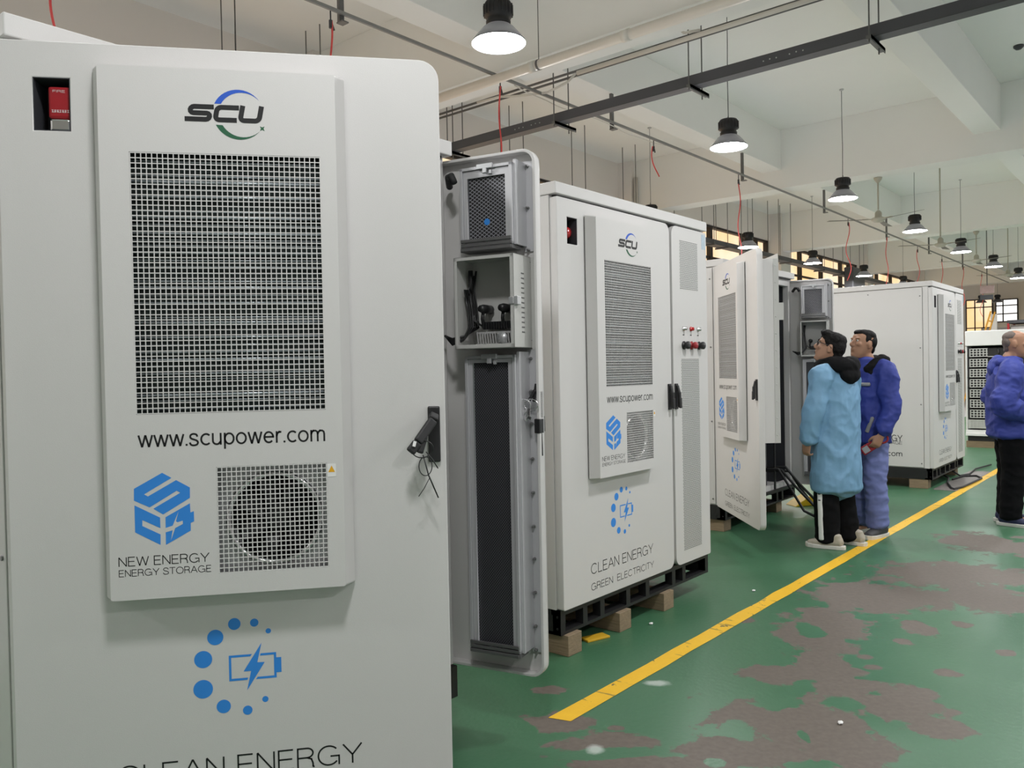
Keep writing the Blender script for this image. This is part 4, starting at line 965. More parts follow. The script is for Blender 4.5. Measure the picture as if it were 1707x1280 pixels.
# cable tray by the windows on pairs of threaded rods
t = thing('cable_tray', 'grey cable tray on thin rods along the window wall', 'cable tray', (16, 7.2, 3.87))
rel(t, MB().box(2, 30, 7.13, 7.135, 3.86, 3.95).box(2, 30, 7.335, 7.34, 3.86, 3.95).box(2, 30, 7.13, 7.34, 3.858, 3.863), 'tray_channel', 'tray')
for x in (4.3, 5.3, 7.3, 8.7, 10.19, 11.65, 12.94, 14.5, 15.1, 16.3, 17.7, 18.4, 20.6, 22.0, 23.4):
    for y in (7.11, 7.36): rel(t, MB().cyl((x, y, 3.83), (x, y, 5.2), 0.007, 6), 'hanger_rod', 'greysteel')
    rel(t, MB().box(x-0.02, x+0.02, 7.09, 7.38, 3.83, 3.857), 'bracket', 'greysteel')
o = MB().box(-0.5, 0.5, -0.12, 0.12, 0, 0.55).build('air_duct', 'tray', None, bevel=0.02); o.location = (22.6, 7.0, 3.5); tag(o, 'boxy grey duct piece under the tray before the windows', 'duct')
# wall pipes on the column
for x, lb in ((12.55, 'thin drain pipe on the column above the shut cabinet, left one'), (12.68, 'thin drain pipe on the column above the shut cabinet, right one')):
    o = MB().cyl((0, 0, 0), (0, 0, 4.9), 0.035, 12).build('drain_pipe', 'pvc', None, True); o.location = (x, 7.66, 0); tag(o, lb, 'pipe')
# ceiling fans
FW = ['ceiling fan nearest the camera, right of the third lamp', 'second ceiling fan, above the far closed cabinet', 'third ceiling fan, far down the row on a beam', 'fourth ceiling fan, smallest, at the right frame edge']
def fan_proto():
    t = thing('ceiling_fan', None, 'fan')
    MB().lathe([(0.0, -0.03), (0.06, -0.03), (0.10, 0.0), (0.105, 0.02), (0.09, 0.035), (0.05, 0.045), (0.048, 0.11), (0.035, 0.13), (0.015, 0.15)], (0, 0, 0), 24).build('fan_motor', 'fan', t, True)
    for k in range(3):
        a = R(5+120*k); b = MB(); ex = Vector((math.cos(a), math.sin(a), 0)); ey = Vector((-math.sin(a), math.cos(a), 0))
        L0, L1, w0, w1 = 0.16, 0.74, 0.045, 0.062; tl = (.010, -.004, .012)[k]; q = [ex*L0-ey*w0+Vector((0, 0, -tl)), ex*L1-ey*w1+Vector((0, 0, -tl)), ex*L1+ey*w1+Vector((0, 0, tl)), ex*L0+ey*w0+Vector((0, 0, tl))]
        v = [b.b.verts.new(p+Vector((0, 0, h))) for h in (0.008, 0.012) for p in q]
        for f in ((0,3,2,1),(4,5,6,7),(0,1,5,4),(1,2,6,5),(2,3,7,6),(3,0,4,7)): b.b.faces.new([v[i] for i in f])
        bl = b.build('fan_blade', 'fanblade', t)
        MB().bar(ex*0.09+Vector((0, 0, .012)), ex*0.24+Vector((0, 0, .012)), 0.045, 0.012).build('blade_arm', 'fan', bl)
    return t
f0 = fan_proto()
for k, x in enumerate((12.99, 16.57, 20.13 - 0.35, 23.64)):
    f = copy_tree(f0) if k else f0
    f.location = (x if k else 12.94, 3.65 - (0.06 if k else 0), 3.635); tag(f, FW[k], 'fan', 'ceiling fans')
for k, f in enumerate([o for o in COL.objects if o.name.startswith('ceiling_fan')]):
    top = (4.28 if k % 2 == 0 else 5.2)-3.635
    MB().cyl((0, 0, 0.16), (0, 0, top), 0.012, 10).build('down_rod', 'fan', f, True); MB().lathe([(0.02, top-0.08), (0.055, top-0.03), (0.06, top-0.003)], (0, 0, 0), 16).build('canopy_cup', 'fan', f, True)
o = MB().lathe([(0.055, 0.0), (0.055, -0.02), (0.03, -0.045), (0, -0.05)], (0, 0, 0), 18).build('ceiling_sensor', 'darksteel', None, True); o.location = (11.26, 1.58, ZS); tag(o, 'small dark round sensor alone on the ceiling, top right', 'sensor')
# far end clutter
t = thing('hanging_sign', 'small faded pink sign board hanging on a thin rod, far end', 'sign', (24, 4.12, 3.3))
MB().box(-0.01, 0.01, -0.16, 0.16, -0.06, 0.14).build('sign_board', 'sign', t); MB().box(-0.01, 0.01, -0.14, 0.16, -0.22, -0.10).build('lower_board', 'darksteel', t)
MB().cyl((0, 0, 0.14), (0, 0, 1.9), 0.012, 8).build('rod', 'greysteel', t)
t = thing('stepladder', 'yellow ladder leaning before the bright end windows', 'ladder', (30, 5.9, 0), 0)
for d in (0, 0.45): MB().bar((0, 0-d*0.2, 0), (0.0, -0.85-d*0.1, 3.1), 0.07, 0.04).build('ladder_rail', 'ladder', t, bevel=0.004).location = (d, 0, 0)
for i in range(9):
    u = (i+1)/10; MB().bar((0, -0.85*u, 3.1*u), (0.45, -0.09*(1-u)-0.895*u, 3.1*u), 0.04).build('ladder_rung', 'ladder', t)
t = thing('storage_rack', 'dark-topped tall grey rack with red uprights behind the battery rack', 'rack', (30, 4.6, 0))
MB().box(0, 1.2, -3.2, 0, 2.68, 2.78).build('rack_top', 'darksteel', t)
for y in (-0.06, -3.15):
    for x in (0.0, 1.12): MB().box(x, x+0.07, y, y+0.06, 0, 2.68).build('rack_upright', 'red', t)
MB().box(0.1, 1.1, -3.1, -0.08, 0.1, 2.62).build('stored_panel', 'concrete', t, bevel=0.01)
o = MB().box(0, 1.0, -0.9, 0, 0, 2.62).build('grey_partition', 'concrete', None, bevel=0.01); o.location = (31.5, 5.0+0.6, 0); tag(o, 'grey partition block beside the yellow ladder at the far end', 'partition')
o = MB().box(0, 0.08, -0.09, 0.09, 0, 3.05).build('white_board', 'white', None, bevel=0.004); o.location = (30.9, 5.12, 0); tag(o, 'tall narrow white board standing right of the yellow ladder', 'board')

# ------------------------------------------------------------------ on the floor
o = MB().box(0, 2.0, -0.24, 0, 0, 0.006).build('ramp_plate', 'plate', None, bevel=0.002); o.location = (10.12, 2.30, 0); tag(o, 'worn grey metal plate lying along the far closed cabinet', 'plate')
o = MB().tube([(0, 0.14, 0.11), (0, 0.05, 0.03), (-0.12, -0.02, 0.0185), (-0.55, -0.10, 0.0185), (-0.95, -0.22, 0.0185), (-1.02, -0.26, 0.0185), (-0.8, -0.31, 0.0185), (-0.3, -0.33, 0.0185), (0.10, -0.34, 0.0185), (0.30, -0.25, 0.0185), (0.2, -0.12, 0.0185), (-0.2, -0.08, 0.0185)], 0.011, 8).build('power_cable', 'rubber', None, True); o.location = (11.2, 2.36, 0); tag(o, 'black cable looped on the floor before the far closed cabinet', 'cable')
o = MB().tube([(0, 0, 0.10), (0.05, -0.10, 0.02), (0.3, -0.16, 0.0185), (0.9, -0.12, 0.0185), (1.5, -0.2, 0.0185)], 0.010, 8).build('power_cable', 'rubber', None, True); o.location = (11.35, 2.38, 0); tag(o, 'black cable trailing off past the end of the far closed cabinet', 'cable')
CB = 'black cables dropping from the open cabinet'
for k, (a, z0, b1, c, wrd) in enumerate((((7.62, 3.08), 0.45, (7.64, 2.86), (7.58, 2.58), 'nearest the folded-back door'), ((7.70, 3.08), 0.43, (7.82, 2.80), (7.66, 2.50), 'second from the folded-back door'), ((7.80, 3.08), 0.45, (8.05, 2.85), (8.3, 2.6), 'running towards the man in the light blue coat'), ((7.9, 3.08), 0.40, (8.1, 2.95), (8.5, 2.9), 'running behind the man in the light blue coat'))):
    o = MB().tube([(0, 0.25, z0-0.02), (0, 0.02, z0), (b1[0]-a[0])and(0.3*(b1[0]-a[0]), 0.4*(b1[1]-a[1]), z0*0.62) or (0, 0, z0*.6), (b1[0]-a[0], b1[1]-a[1], 0.06), ((c[0]+b1[0])/2-a[0], (c[1]+b1[1])/2-a[1], 0.014), (c[0]-a[0], c[1]-a[1], 0.014), (c[0]-a[0]+0.25, c[1]-a[1]-0.02, 0.014)], 0.013, 8).build('power_cable', 'rubber', None, True)
    o.location = (a[0], a[1], 0); tag(o, 'black floor cable from the open cabinet, '+wrd, 'cable', CB)
o = MB().poly([(-0.16, 0), (0.16, 0), (0.12, 0.05), (0.02, 0.10), (-0.10, 0.04)], -0.09, 0.09).build('wheel_chock', 'yellowplastic', None, bevel=0.008); o.location = (8.33, 3.12, 0); o.rotation_euler = (0, 0, R(-35)); tag(o, 'yellow plastic wedge on the floor beside the black cables', 'wedge')
o = MB().box(-0.075, 0.075, -0.035, 0.035, 0, 0.012).build('tape_scrap', 'yellow', None, bevel=0.003); o.location = (3.56, 2.475, 0); o.rotation_euler = (0, 0, R(-18)); tag(o, 'yellow scrap on the floor between the first two timber ends', 'scrap')
DB = 'white litter bits on the floor'
for k, (x, y, w) in enumerate(((4.93, 2.18, 'white litter bit beyond the shut cabinet, near the vented door'), (3.95, 2.36, 'white litter bit beside the third timber skid end'), (3.30, 1.10, 'pale litter chip on the bare patch, lowest in view'))):
    b = MB(); bmesh.ops.create_icosphere(b.b, subdivisions=1, radius=0.012)
    for v in b.b.verts: v.co = Vector((v.co.x*1.4, v.co.y, v.co.z*0.5+0.006))
    o = b.build('litter_bit', 'white'); o.location = (x, y, 0); tag(o, w, 'litter', DB)

# ------------------------------------------------------------------ people
def chain(bm, pts, rad, side=(0, 1, 0), seg=18, sub=5):
    """closed tube through pts; rad = (half width along side, half depth) per point"""
    P = [Vector(p) for p in spline([tuple(p) for p in pts], sub)]
    Q = spline([tuple(r) if isinstance(r, (tuple, list)) else (r, r) for r in rad], sub)
    side = Vector(side); rings = []
    for i, p in enumerate(P):
        t = (P[min(i+1, len(P)-1)]-P[max(i-1, 0)]).normalized(); x = side-t*side.dot(t)
        if x.length < 1e-3: x = Vector((1, 0, 0))-t*t.x
        x.normalize(); y = t.cross(x)
        rings.append([bm.verts.new(p + x*math.cos(2*math.pi*k/seg)*Q[i][0] + y*math.sin(2*math.pi*k/seg)*Q[i][1]) for k in range(seg)])
    for A, B in zip(rings, rings[1:]):
        for k in range(seg): bm.faces.new((A[k], A[(k+1) % seg], B[(k+1) % seg], B[k]))
    for ring, sg, i in ((rings[0], -1, 0), (rings[-1], 1, -1)):
        t = (P[1]-P[0]).normalized() if i == 0 else (P[-1]-P[-2]).normalized(); r = min(Q[i])*0.6
        c = bm.verts.new(P[i] + t*sg*r)
        for k in range(seg): bm.faces.new((ring[k], ring[(k+1) % seg], c))
def skinned(name, bm, m, parent, voxel=0.01, smooth=4, fold=None):
    bmesh.ops.recalc_face_normals(bm, faces=bm.faces[:])
    me = bpy.data.meshes.new('tmp'); bm.to_mesh(me); bm.free(); t = bpy.data.objects.new('tmp', me); COL.objects.link(t)
    md = t.modifiers.new('r', 'REMESH'); md.mode = 'VOXEL'; md.voxel_size = voxel
    sm = t.modifiers.new('s', 'SMOOTH'); sm.iterations = smooth; sm.factor = 0.5
    out = evalmesh(t); bpy.data.objects.remove(t); bpy.data.meshes.remove(me)
    if fold:
        amp, sc3 = fold; vs = [(v.co.copy(), v.normal.copy()) for v in out.vertices]
        for v, (c, n) in zip(out.vertices, vs):
            q = Vector((c.x*sc3[0], c.y*sc3[1], c.z*sc3[2])); f = noise.noise(q)*0.8; g = 1.0-2.2*abs(noise.noise(q*0.9+Vector((7, 3, 1)))); h = 1.0-2.0*abs(noise.noise(q*2.0+Vector((2, 9, 4))))
            v.co = c + n*amp*(0.7*f + 0.75*max(0, g) + 0.3*max(0, h) - 0.3)
    for p in out.polygons: p.use_smooth = True
    out.name = name; out.materials.clear(); return link(name, out, parent, m)
def ell(bm, c, r, mtx=None):
    for v in bmesh.ops.create_uvsphere(bm, u_segments=18, v_segments=12, radius=1.0)['verts']:
        p = Vector((v.co.x*r[0], v.co.y*r[1], v.co.z*r[2])); v.co = (mtx @ p if mtx is not None else p) + Vector(c)
HEAD = [(-0.012,.070,.020,.022),(0.0,.088,-.005,.040),(.03,.095,-.045,.056),(.06,.097,-.075,.064),(.09,.096,-.090,.070),(.12,.093,-.098,.074),(.15,.092,-.102,.076),(.18,.090,-.100,.075),(.205,.075,-.088,.067),(.225,.048,-.062,.048),(.237,.012,-.025,.020)]
def head_geo(bm, T):
    """chin at 0, crown at .237, face towards +x; T maps head space to person space"""
    seg = 24; rings = []
    for z, f, b, w in HEAD:
        cx, rx = (f+b)/2, (f-b)/2; ring = []
        for k in range(seg):
            a = 2*math.pi*k/seg; ca, sa = math.cos(a), math.sin(a); e = 0.86
            ring.append(bm.verts.new(T @ Vector((cx+rx*math.copysign(abs(ca)**e, ca), w*math.copysign(abs(sa)**e, sa), z))))
        rings.append(ring)
    for A, B in zip(rings, rings[1:]):
        for k in range(seg): bm.faces.new((A[k], A[(k+1) % seg], B[(k+1) % seg], B[k]))
    bm.faces.new(rings[0][::-1]); bm.faces.new(rings[-1])
    R3 = T.to_3x3()
    def e(c, r, rot=None): ell(bm, T @ Vector(c), r, R3 @ rot if rot is not None else R3)
    chain(bm, [T @ Vector(p) for p in ((.088, 0, .150), (.101, 0, .125), (.112, 0, .104), (.100, 0, .090))], [.010, .012, .017, .013], R3 @ Vector((0, 1, 0)), 12, 4)   # nose
    for s in (-1, 1):
        e((.103, .012*s, .095), (.011, .010, .008))                               # nostril wings
        e((.083, .034*s, .157), (.016, .024, .007))                               # brow
        e((.072, .044*s, .108), (.022, .022, .020))                               # cheekbone
        m3 = Matrix.Rotation(R(18*s), 3, 'Z')
        e((-.008, .078*s, .115), (.022, .007, .034), m3); e((-.004, .080*s, .092), (.011, .006, .014), m3)   # ear and lobe
    e((.098, 0, .069), (.009, .025, .006)); e((.096, 0, .057), (.009, .021, .007)); e((.086, 0, .018), (.016, .022, .018))   # lips, chin
def hand_geo(bm, T, curl=0.5, side=1, seg=10):
    """wrist at origin, fingers along -z, palm facing +y*side ... thumb towards +x"""
    R3 = T.to_3x3()
    chain(bm, [T @ Vector(p) for p in ((0, 0, .02), (0, 0, -.02), (.002, 0, -.06), (.002, 0, -.088))], [(.026, .020), (.034, .016), (.041, .015), (.038, .012)], R3 @ Vector((1, 0, 0)), 16, 4)
    for i, (x, L) in enumerate(((.030, .070), (.011, .079), (-.009, .073), (-.027, .057))):
        p = Vector((x, 0, -.084)); pts = [p + Vector((0, 0, .02)), p]; a = 0.12+0.1*i
        for q, l in enumerate((.42, .33, .25)):
            a += curl*(0.55+0.25*q); d = Vector((x*0.25, math.sin(a)*side, -math.cos(a))); d.normalize(); pts.append(pts[-1] + d*L*l)
        chain(bm, [T @ v for v in pts], [.0095, .0095, .0088, .0080, .0068], R3 @ Vector((1, 0, 0)), seg, 3)
    chain(bm, [T @ Vector(p) for p in ((.020, .004*side, -.018), (.043, .012*side, -.040), (.052, .026*side*max(curl, .4), -.066), (.049, .042*side*max(curl, .4), -.088))], [.014, .0125, .0105, .0085], R3 @ Vector((1, 0, 0)), seg, 3)
def T_(loc, yaw_=0, pitch_=0, roll_=0): return Matrix.Translation(loc) @ Matrix.Rotation(yaw_, 4, 'Z') @ Matrix.Rotation(pitch_, 4, 'Y') @ Matrix.Rotation(roll_, 4, 'X')
def lerp(a, b, t): return Vector(a).lerp(Vector(b), t)
def shoe(name, person, T, m, ms, L=0.285):
    bm = bmesh.new()
    chain(bm, [T @ Vector(p) for p in ((-.085, 0, .055), (-.03, 0, .058), (.04, 0, .052), (.11, 0, .042), (.165, 0, .034))], [(.036, .042), (.043, .046), (.046, .040), (.047, .031), (.036, .022)], T.to_3x3() @ Vector((0, 1, 0)), 18, 5)
    chain(bm, [T @ Vector(p) for p in ((-.045, 0, .06), (-.04, 0, .11))], [(.040, .046), (.038, .044)], T.to_3x3() @ Vector((0, 1, 0)), 18, 3)
    s = skinned(name, bm, m, person, 0.007, 3)
    b = MB(); out = [(-.118, .0), (-.108, .028), (-.06, .041), (0, .043), (.06, .049), (.12, .051), (.165, .040), (.188, .015)]
    ring = out + [(x, -y) for x, y in reversed(out)]
    lo = [b.b.verts.new(T @ Vector((x, y, 0.0))) for x, y in ring]; hi = [b.b.verts.new(T @ Vector((x*1.01, y*1.06, 0.030+max(0, x-.12)*.12))) for x, y in ring]
    n = len(ring); b.b.faces.new(lo[::-1]); b.b.faces.new(hi)
    for i in range(n): b.b.faces.new((lo[i], lo[(i+1) % n], hi[(i+1) % n], hi[i]))
    b.build('shoe_sole', ms, s, False, 0.004)
    lc = MB()
    for q in range(4):
        x = 0.035+0.022*q; z = 0.096-0.011*q
        lc.tube([T @ Vector((x, -.030, z-.012)), T @ Vector((x+.004, 0, z)), T @ Vector((x, .030, z-.012))], 0.0035, 6)
    lc.build('shoe_lace', 'sole' if m != 'sole' else 'black', s, True)
    return s
def band(name, person, pts, w, d, side, m='reflect'):
    bm = bmesh.new(); chain(bm, pts, [(w, d)]*len(pts), side, 14, 4); bmesh.ops.recalc_face_normals(bm, faces=bm.faces[:])
    me = bpy.data.meshes.new(name); bm.to_mesh(me); bm.free(); return link(name, me, person, m)
def eyes(person, T, dark='black'):
    for s in (-1, 1):
        e = MB().ell(T @ Vector((.0815, .033*s, .138)), (.0105,)*3).build('eye', 'eye', person, True)
        MB().ell(T @ Vector((.0905, .0335*s, .138)), (.0035, .0050, .0050), T.to_3x3()).build('iris', 'black', e, True)
        MB().tube([T @ Vector((.088, .016*s, .1565)), T @ Vector((.092, .034*s, .161)), T @ Vector((.083, .054*s, .156))], 0.0035, 6).build('eyebrow', 'hair', person, True)
def person(label, loc, rz, skin, joints, headT, hands, scale=1.0):
    """joints: dict of points in person space (x forward, y left, z up)"""
    t = tag(link('person', None), label, 'person'); t.location = loc; t.rotation_euler = (0, 0, rz); t.scale = (scale,)*3
    J = {k: Vector(v) for k, v in joints.items()}; bm = bmesh.new()
    chain(bm, [J['hip']+Vector((0, 0, -.06)), J['hip']+Vector((0, 0, .06)), J['waist'], J['chest'], J['neck']+Vector((0, 0, -.07)), J['neck']+Vector((0, 0, -.02))],
          [(.150, .105), (.160, .115), (.140, .105), (.165, .120), (.150, .095), (.070, .065)])
    hb = headT @ Vector((-.012, 0, .045))
    chain(bm, [J['neck']+Vector((0, 0, -.05)), J['neck']+Vector((0, 0, .02)), lerp(J['neck'], hb, .6), hb], [(.075, .070), (.060, .062), (.056, .060), (.058, .062)])
    head_geo(bm, headT)
    for s, n in ((1, 'l'), (-1, 'r')):
        sh, el_, wr = J['sh'+n], J['el'+n], J['wr'+n]
        chain(bm, [lerp(J['chest'], sh, .6), sh, lerp(sh, el_, .5), el_, lerp(el_, wr, .4), wr], [.062, .062, .050, .041, .040, .027], (1, 0, 0), 14)
        hp, kn, an = J['hip']+Vector((0, .088*s, -.02)), J['kn'+n], J['an'+n]
        chain(bm, [hp, lerp(hp, kn, .45), kn, lerp(kn, an, .4), an, an+Vector((0, 0, -.03))], [.088, .078, .057, .055, .038, .038], (0, 1, 0), 14)
        chain(bm, [an+Vector((-.03, 0, -.04)), an+Vector((.05, 0, -.05)), an+Vector((.13, 0, -.06))], [(.03, .03), (.035, .03), (.03, .015)], (0, 1, 0), 12)
        if hands.get(n): hand_geo(bm, hands[n][0], hands[n][1], hands[n][2])
    skinned('body', bm, skin, t, 0.0065, 2)
    return t, J
def sleeve(bm, J, n, r=(.085, .078, .066, .060, .056), ext=0.0):
    sh, e, w = J['sh'+n], J['el'+n], J['wr'+n]; s = 1 if n == 'l' else -1
    chain(bm, [lerp(J['chest'], sh, .45)+Vector((0, 0, .02)), sh+Vector((0, 0, -.005)), lerp(sh, e, .5), e, lerp(e, w, .5), lerp(e, w, 1.0+ext)], [r[0]*.95, r[0], r[1], r[2], r[3], r[4]], (1, 0, 0), 18, 6)
def trousers(name, person, J, m, top=0.10, rad=(.105, .092, .080, .082), ankle=-0.03, fold=(0.008, (9, 9, 14))):
    bm = bmesh.new()
    chain(bm, [J['hip']+Vector((0, 0, top)), J['hip'], J['hip']+Vector((0, 0, -.09))], [(.155, .118), (.172, .128), (.160, .122)])
    for s, n in ((1, 'l'), (-1, 'r')):
        hp, kn, an = J['hip']+Vector((0, .088*s, -.02)), J['kn'+n], J['an'+n]
        chain(bm, [hp, lerp(hp, kn, .5), kn, lerp(kn, an, .5), an+Vector((0, 0, ankle))], [rad[0], rad[1], rad[2], rad[3], rad[3]*.97], (0, 1, 0), 18, 6)
    return skinned(name, bm, m, person, 0.010, 3, fold)

# --- man in the light blue coat, seen from behind, looking up to the left
hT = T_((0.055, 0.035, 1.475), R(24), R(-17))
J1 = dict(hip=(0, 0, .90), waist=(-.01, 0, 1.08), chest=(.0, 0, 1.27), neck=(.0, .005, 1.455), shl=(.0, .195, 1.375), shr=(.0, -.195, 1.375), ell=(.02, .265, 1.10), elr=(.03, -.255, 1.10), wrl=(.075, .265, .865), wrr=(.10, -.23, .875),
          knl=(.03, .105, .49), knr=(.02, -.10, .49), anl=(.01, .115, .09), anr=(-.02, -.115, .09))
h1l = T_((.080, .265, .850), R(-10), R(-14)); h1r = T_((.105, -.23, .860), R(10), R(-14))
p1, J = person('man in a long light blue coat with black hood, looking up at the open cabinet', (6.58, 2.20, 0), R(78), 'skin', J1, hT, {'l': (h1l, .75, -1), 'r': (h1r, .5, 1)}, 1.0)
trousers('trousers', p1, J, 'pants', rad=(.110, .098, .092, .095), ankle=-0.035)
st = MB()
for k in range(10):
    z0 = 0.60-0.055*k
    st.ell((.025-.006*k*.3, .198-.0005*k, z0), (.024, .010, .034))
bmst = bmesh.new(); chain(bmst, [(.03, .195, .66), (.03, .194, .50), (.02, .205, .30), (.012, .208, .075)], [(.022, .012)]*4, (1, 0, 0), 12, 5)
stripe = skinned('side_stripe', bmst, 'white', p1, 0.006, 1)
bl = MB()
for k in range(7): bl.ell((.030-.002*k, .2085, .55-.055*k), (.016-.003*(k % 2), .004, .010))
bl.build('stripe_pattern', 'black', stripe, True); st.b.free()
bm = bmesh.new()
chain(bm, [(.0, 0, 1.43), (.0, 0, 1.36), (.0, 0, 1.24), (-.005, 0, 1.08), (.0, 0, .92), (.0, 0, .72), (.0, 0, .50), (.0, 0, .455)], [(.105, .085), (.200, .118), (.215, .150), (.215, .155), (.218, .160), (.222, .165), (.226, .172), (.224, .170)], (0, 1, 0), 28, 6)
sleeve(bm, J, 'l', (.088, .085, .080, .078, .066), 0.03); sleeve(bm, J, 'r', (.088, .085, .080, .078, .066), 0.03)
skinned('coat', bm, 'coat', p1, 0.009, 2, (0.017, (8, 8, 6)))
bm = bmesh.new()
chain(bm, [(.095, 0, 1.415), (.09, .085, 1.435), (.02, .125, 1.455), (-.08, .10, 1.455), (-.125, 0, 1.435), (-.08, -.10, 1.455), (.02, -.125, 1.455), (.09, -.085, 1.435), (.095, 0, 1.415)], [.036, .040, .052, .062, .068, .062, .052, .040, .036], (0, 0, 1), 14, 5)
ell(bm, (-.13, .0, 1.375), (.060, .115, .075)); ell(bm, (-.115, .0, 1.44), (.075, .125, .055))
skinned('hood', bm, 'hood', p1, 0.009, 3, (0.008, (12, 12, 14)))
bm = bmesh.new(); H3 = hT.to_3x3()
ell(bm, hT @ Vector((-.008, 0, .190)), (.098, .083, .060), H3); ell(bm, hT @ Vector((-.050, 0, .135)), (.064, .082, .085), H3); ell(bm, hT @ Vector((-.062, 0, .075)), (.040, .066, .060), H3); ell(bm, hT @ Vector((.045, 0, .222)), (.062, .066, .030), H3 @ Matrix.Rotation(R(-10), 3, 'Y'))
for s in (-1, 1): ell(bm, hT @ Vector((.012, .068*s, .165)), (.034, .014, .042), H3)
skinned('hair', bm, 'hair', p1, 0.007, 2, (0.006, (30, 30, 22)))
eyes(p1, hT)
g = MB()
for s in (-1, 1):
    lp = [hT @ Vector((.104-.012*abs(math.cos(a)*.5+.5 if s > 0 else .5-math.cos(a)*.5), .034*s+.024*math.cos(a), .135+.017*math.sin(a))) for a in [2*math.pi*k/16 for k in range(17)]]
    g.tube(lp, 0.0026, 6)
    g.tube([hT @ Vector((.103, .058*s, .142)), hT @ Vector((.075, .076*s, .143)), hT @ Vector((.0, .083*s, .135)), hT @ Vector((-.018, .083*s, .118))], 0.0030, 6)
g.tube([hT @ Vector((.105, -.011, .140)), hT @ Vector((.110, 0, .143)), hT @ Vector((.105, .011, .140))], 0.0025, 6)
g.build('spectacles', 'black', p1, True)
shoe('shoe', p1, T_((-.02, .135, 0), R(16)), 'shoe', 'sole'); shoe('shoe', p1, T_((-.06, -.135, 0), R(-3)), 'shoe', 'sole')

# --- man in the royal blue jacket holding a red meter, looking left
hT = T_((0.045, -.01, 1.505), R(-6), R(-9))
J2 = dict(hip=(0, 0, .93), waist=(.0, 0, 1.10), chest=(.0, 0, 1.30), neck=(.0, 0, 1.480), shl=(-.01, .195, 1.395), shr=(-.01, -.205, 1.395), ell=(.0, .250, 1.10), elr=(.02, -.28, 1.12), wrl=(.085, .262, .885), wrr=(.15, -.22, .93),
          knl=(.02, .10, .50), knr=(.0, -.10, .50), anl=(.0, .105, .09), anr=(-.06, -.11, .09))
h2l = Matrix.Translation((.105, .258, .868)) @ Matrix.Rotation(R(-25), 4, 'Z') @ Matrix.Rotation(R(-28), 4, 'Y'); h2r = T_((.16, -.22, .915), R(10), R(-25))
p2, J = person('man in a royal blue jacket and pale work trousers holding a red meter', (7.16, 2.13, 0), R(150), 'skin2', J2, hT, {'l': (h2l, .95, -1), 'r': (h2r, .6, 1)}, 1.0)
trousers('trousers', p2, J, 'jeans', rad=(.108, .100, .092, .090), ankle=0.0, fold=(0.012, (9, 9, 15)))
bm = bmesh.new()
chain(bm, [(.0, 0, 1.475), (.0, 0, 1.43), (.0, 0, 1.375), (.0, 0, 1.25), (.005, 0, 1.08), (.0, 0, .92), (.0, 0, .80)], [(.085, .078), (.125, .100), (.195, .125), (.208, .150), (.205, .155), (.206, .155), (.204, .152)], (0, 1, 0), 28, 6)
sleeve(bm, J, 'l', (.090, .086, .080, .074, .060), -0.02); sleeve(bm, J, 'r', (.094, .092, .088, .084, .066), -0.02)
jk = skinned('jacket', bm, 'jacket', p2, 0.009, 2, (0.017, (8, 8, 10)))
bm = bmesh.new(); chain(bm, [(.02, 0, 1.44), (.022, 0, 1.50)], [(.082, .085), (.078, .078)], (0, 1, 0), 20, 4); skinned('collar', bm, 'jacket', jk, 0.008, 2)
band('reflective_band', jk, [(.110, .150, 1.285), (.140, .10, 1.285), (.153, .0, 1.285), (.140, -.10, 1.285)], .015, .010, (0, 0, 1))
band('reflective_band', jk, [(.096, .160, 1.01), (.112, .145, .95), (.124, .125, .89)], .017, .012, (-.3, 1, 0))
bm = bmesh.new()
chain(bm, [(.10, .10, 1.40), (.03, .135, 1.455), (-.07, .11, 1.475), (-.12, 0, 1.460), (-.07, -.11, 1.475), (.03, -.135, 1.455)], [.030, .044, .058, .066, .058, .044], (0, 0, 1), 14, 5)
ell(bm, (-.14, 0, 1.40), (.060, .12, .085)); ell(bm, (.08, .115, 1.375), (.022, .035, .055))
skinned('hood', bm, 'hood', p2, 0.009, 3, (0.009, (14, 14, 14)))
bm = bmesh.new(); H3 = hT.to_3x3()
ell(bm, hT @ Vector((-.012, 0, .196)), (.092, .080, .050), H3); ell(bm, hT @ Vector((-.052, 0, .145)), (.060, .079, .078), H3); ell(bm, hT @ Vector((-.065, 0, .085)), (.036, .060, .050), H3); ell(bm, hT @ Vector((.045, 0, .213)), (.045, .056, .024), H3)
for s in (-1, 1): ell(bm, hT @ Vector((.004, .068*s, .160)), (.032, .012, .040), H3)
skinned('hair', bm, 'hair', p2, 0.007, 2, (0.003, (40, 40, 30)))
eyes(p2, hT)
shoe('shoe', p2, T_((.0, .115, 0), R(14)), 'greyshoe', 'sole'); shoe('shoe', p2, T_((-.06, -.12, 0), R(-10)), 'greyshoe', 'sole')

# --- man in the royal blue padded jacket at the right edge, hand in pocket
hT = T_((0.06, -.005, 1.515), R(-14), R(-2))
J3 = dict(hip=(0, 0, .93), waist=(.01, 0, 1.10), chest=(.0, 0, 1.30), neck=(.01, 0, 1.485), shl=(-.01, .215, 1.395), shr=(-.02, -.215, 1.395), ell=(-.06, .29, 1.13), elr=(-.10, -.30, 1.10), wrl=(.080, .195, .98), wrr=(.080, -.195, 1.00),
          knl=(.02, .10, .50), knr=(.01, -.10, .50), anl=(.0, .11, .09), anr=(-.02, -.11, .09))
h3r = T_((.085, -.180, .985), R(48), R(-36)); h3l = T_((.085, .18, .965), R(-48), R(-36))
p3, J = person('man in a royal blue padded jacket and black trousers, hand in pocket, right edge', (8.34, 1.27, 0), R(-70), 'skin2', J3, hT, {'r': (h3r, .6, 1), 'l': (h3l, .6, -1)}, 0.985)
trousers('trousers', p3, J, 'pants', rad=(.115, .108, .098, .092), ankle=-0.02)
bm = bmesh.new()
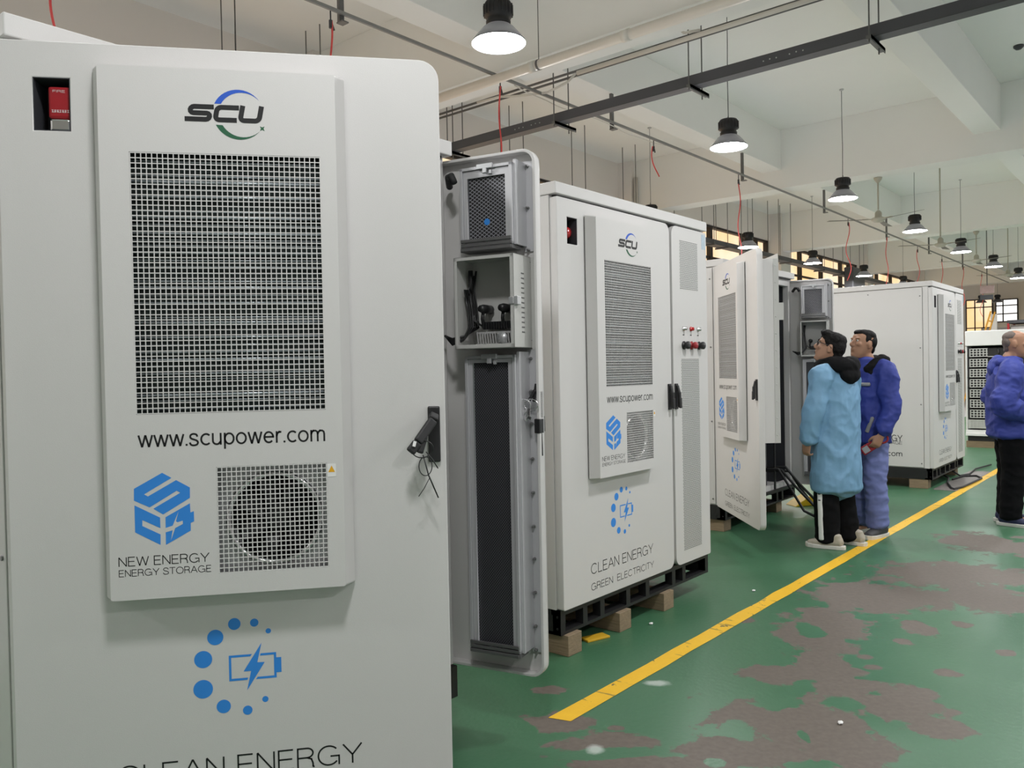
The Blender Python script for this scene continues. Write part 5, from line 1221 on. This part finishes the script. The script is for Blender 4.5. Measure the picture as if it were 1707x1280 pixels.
chain(bm, [(.01, 0, 1.475), (.01, 0, 1.43), (.0, 0, 1.375), (.0, 0, 1.25), (.015, 0, 1.08), (.01, 0, .92), (.005, 0, .80)], [(.095, .088), (.135, .112), (.215, .145), (.235, .178), (.238, .190), (.235, .188), (.228, .180)], (0, 1, 0), 28, 6)
sleeve(bm, J, 'r', (.102, .104, .106, .098, .078), -0.02); sleeve(bm, J, 'l', (.102, .104, .106, .098, .078), -0.02)
jk = skinned('jacket', bm, 'jacket', p3, 0.009, 2, (0.018, (7, 7, 10)))
bm = bmesh.new(); chain(bm, [(.02, 0, 1.44), (.028, 0, 1.505)], [(.092, .095), (.088, .088)], (0, 1, 0), 20, 4); skinned('collar', bm, 'jacket', jk, 0.008, 2)
bm = bmesh.new()
chain(bm, [(.05, .125, 1.43), (-.05, .11, 1.465), (-.110, 0, 1.455), (-.05, -.11, 1.465), (.05, -.115, 1.43)], [.030, .040, .048, .040, .030], (0, 0, 1), 14, 5); ell(bm, (-.120, 0, 1.41), (.050, .10, .075)); ell(bm, (-.080, 0, 1.485), (.050, .08, .05))
skinned('hood', bm, 'jacket', p3, 0.009, 3, (0.009, (12, 12, 12)))
band('reflective_band', jk, [(.10, -.190, 1.270), (.145, -.12, 1.283), (.172, .0, 1.29), (.15, .11, 1.285)], .016, .012, (0, 0, 1))
band('pocket_trim', jk, [(.085, -.235, 1.045), (.115, -.215, .99), (.135, -.185, .93)], .012, .010, (.5, .8, 0))
bm = bmesh.new(); H3 = hT.to_3x3()
ell(bm, hT @ Vector((-.022, 0, .182)), (.083, .077, .054), H3); ell(bm, hT @ Vector((-.052, 0, .135)), (.056, .075, .070), H3); ell(bm, hT @ Vector((-.062, 0, .085)), (.034, .058, .045), H3)
skinned('hair', bm, 'hairgrey', p3, 0.007, 2, (0.002, (40, 40, 40)))
eyes(p3, hT)
shoe('shoe', p3, T_((.0, .12, 0), R(12)), 'navy', 'sole'); shoe('shoe', p3, T_((-.02, -.12, 0), R(-30)), 'navy', 'sole')

# red meter in the second man's hand
bpy.context.view_layer.update()
mw = p2.matrix_world @ h2l @ Matrix.Translation((.0, -.040, -.085))
t = thing('clamp_meter', 'red clamp meter held by the man in the blue jacket', 'meter', mw.translation); t.rotation_euler = (Matrix.Rotation(R(196), 4, 'Z') @ Matrix.Rotation(R(90), 4, 'Z') @ Matrix.Rotation(R(55), 4, 'Y')).to_euler()
MB().box(-.036, .036, -.019, .019, -.115, .050).build('meter_body', 'red', t, bevel=0.008)
MB().box(-.026, .026, -.0205, -.018, -.100, -.050).build('display', 'greyduct', t); MB().lathe([(.014, 0), (.014, .006), (0, .007)], (0, -.019, -.018), 16, 'y').build('dial', 'black', t)
MB().tube([(.034*math.sin(a), 0, .082-.036*math.cos(a)) for a in [R(25+31*k) for k in range(11)]], 0.008, 8).build('clamp_jaw', 'red', t, True)
MB().tube([(0, 0, -.085), (.01, .0, -.14), (.0, .01, -.25), (.02, 0, -.36)], 0.003, 6).build('test_lead', 'red', t, True)
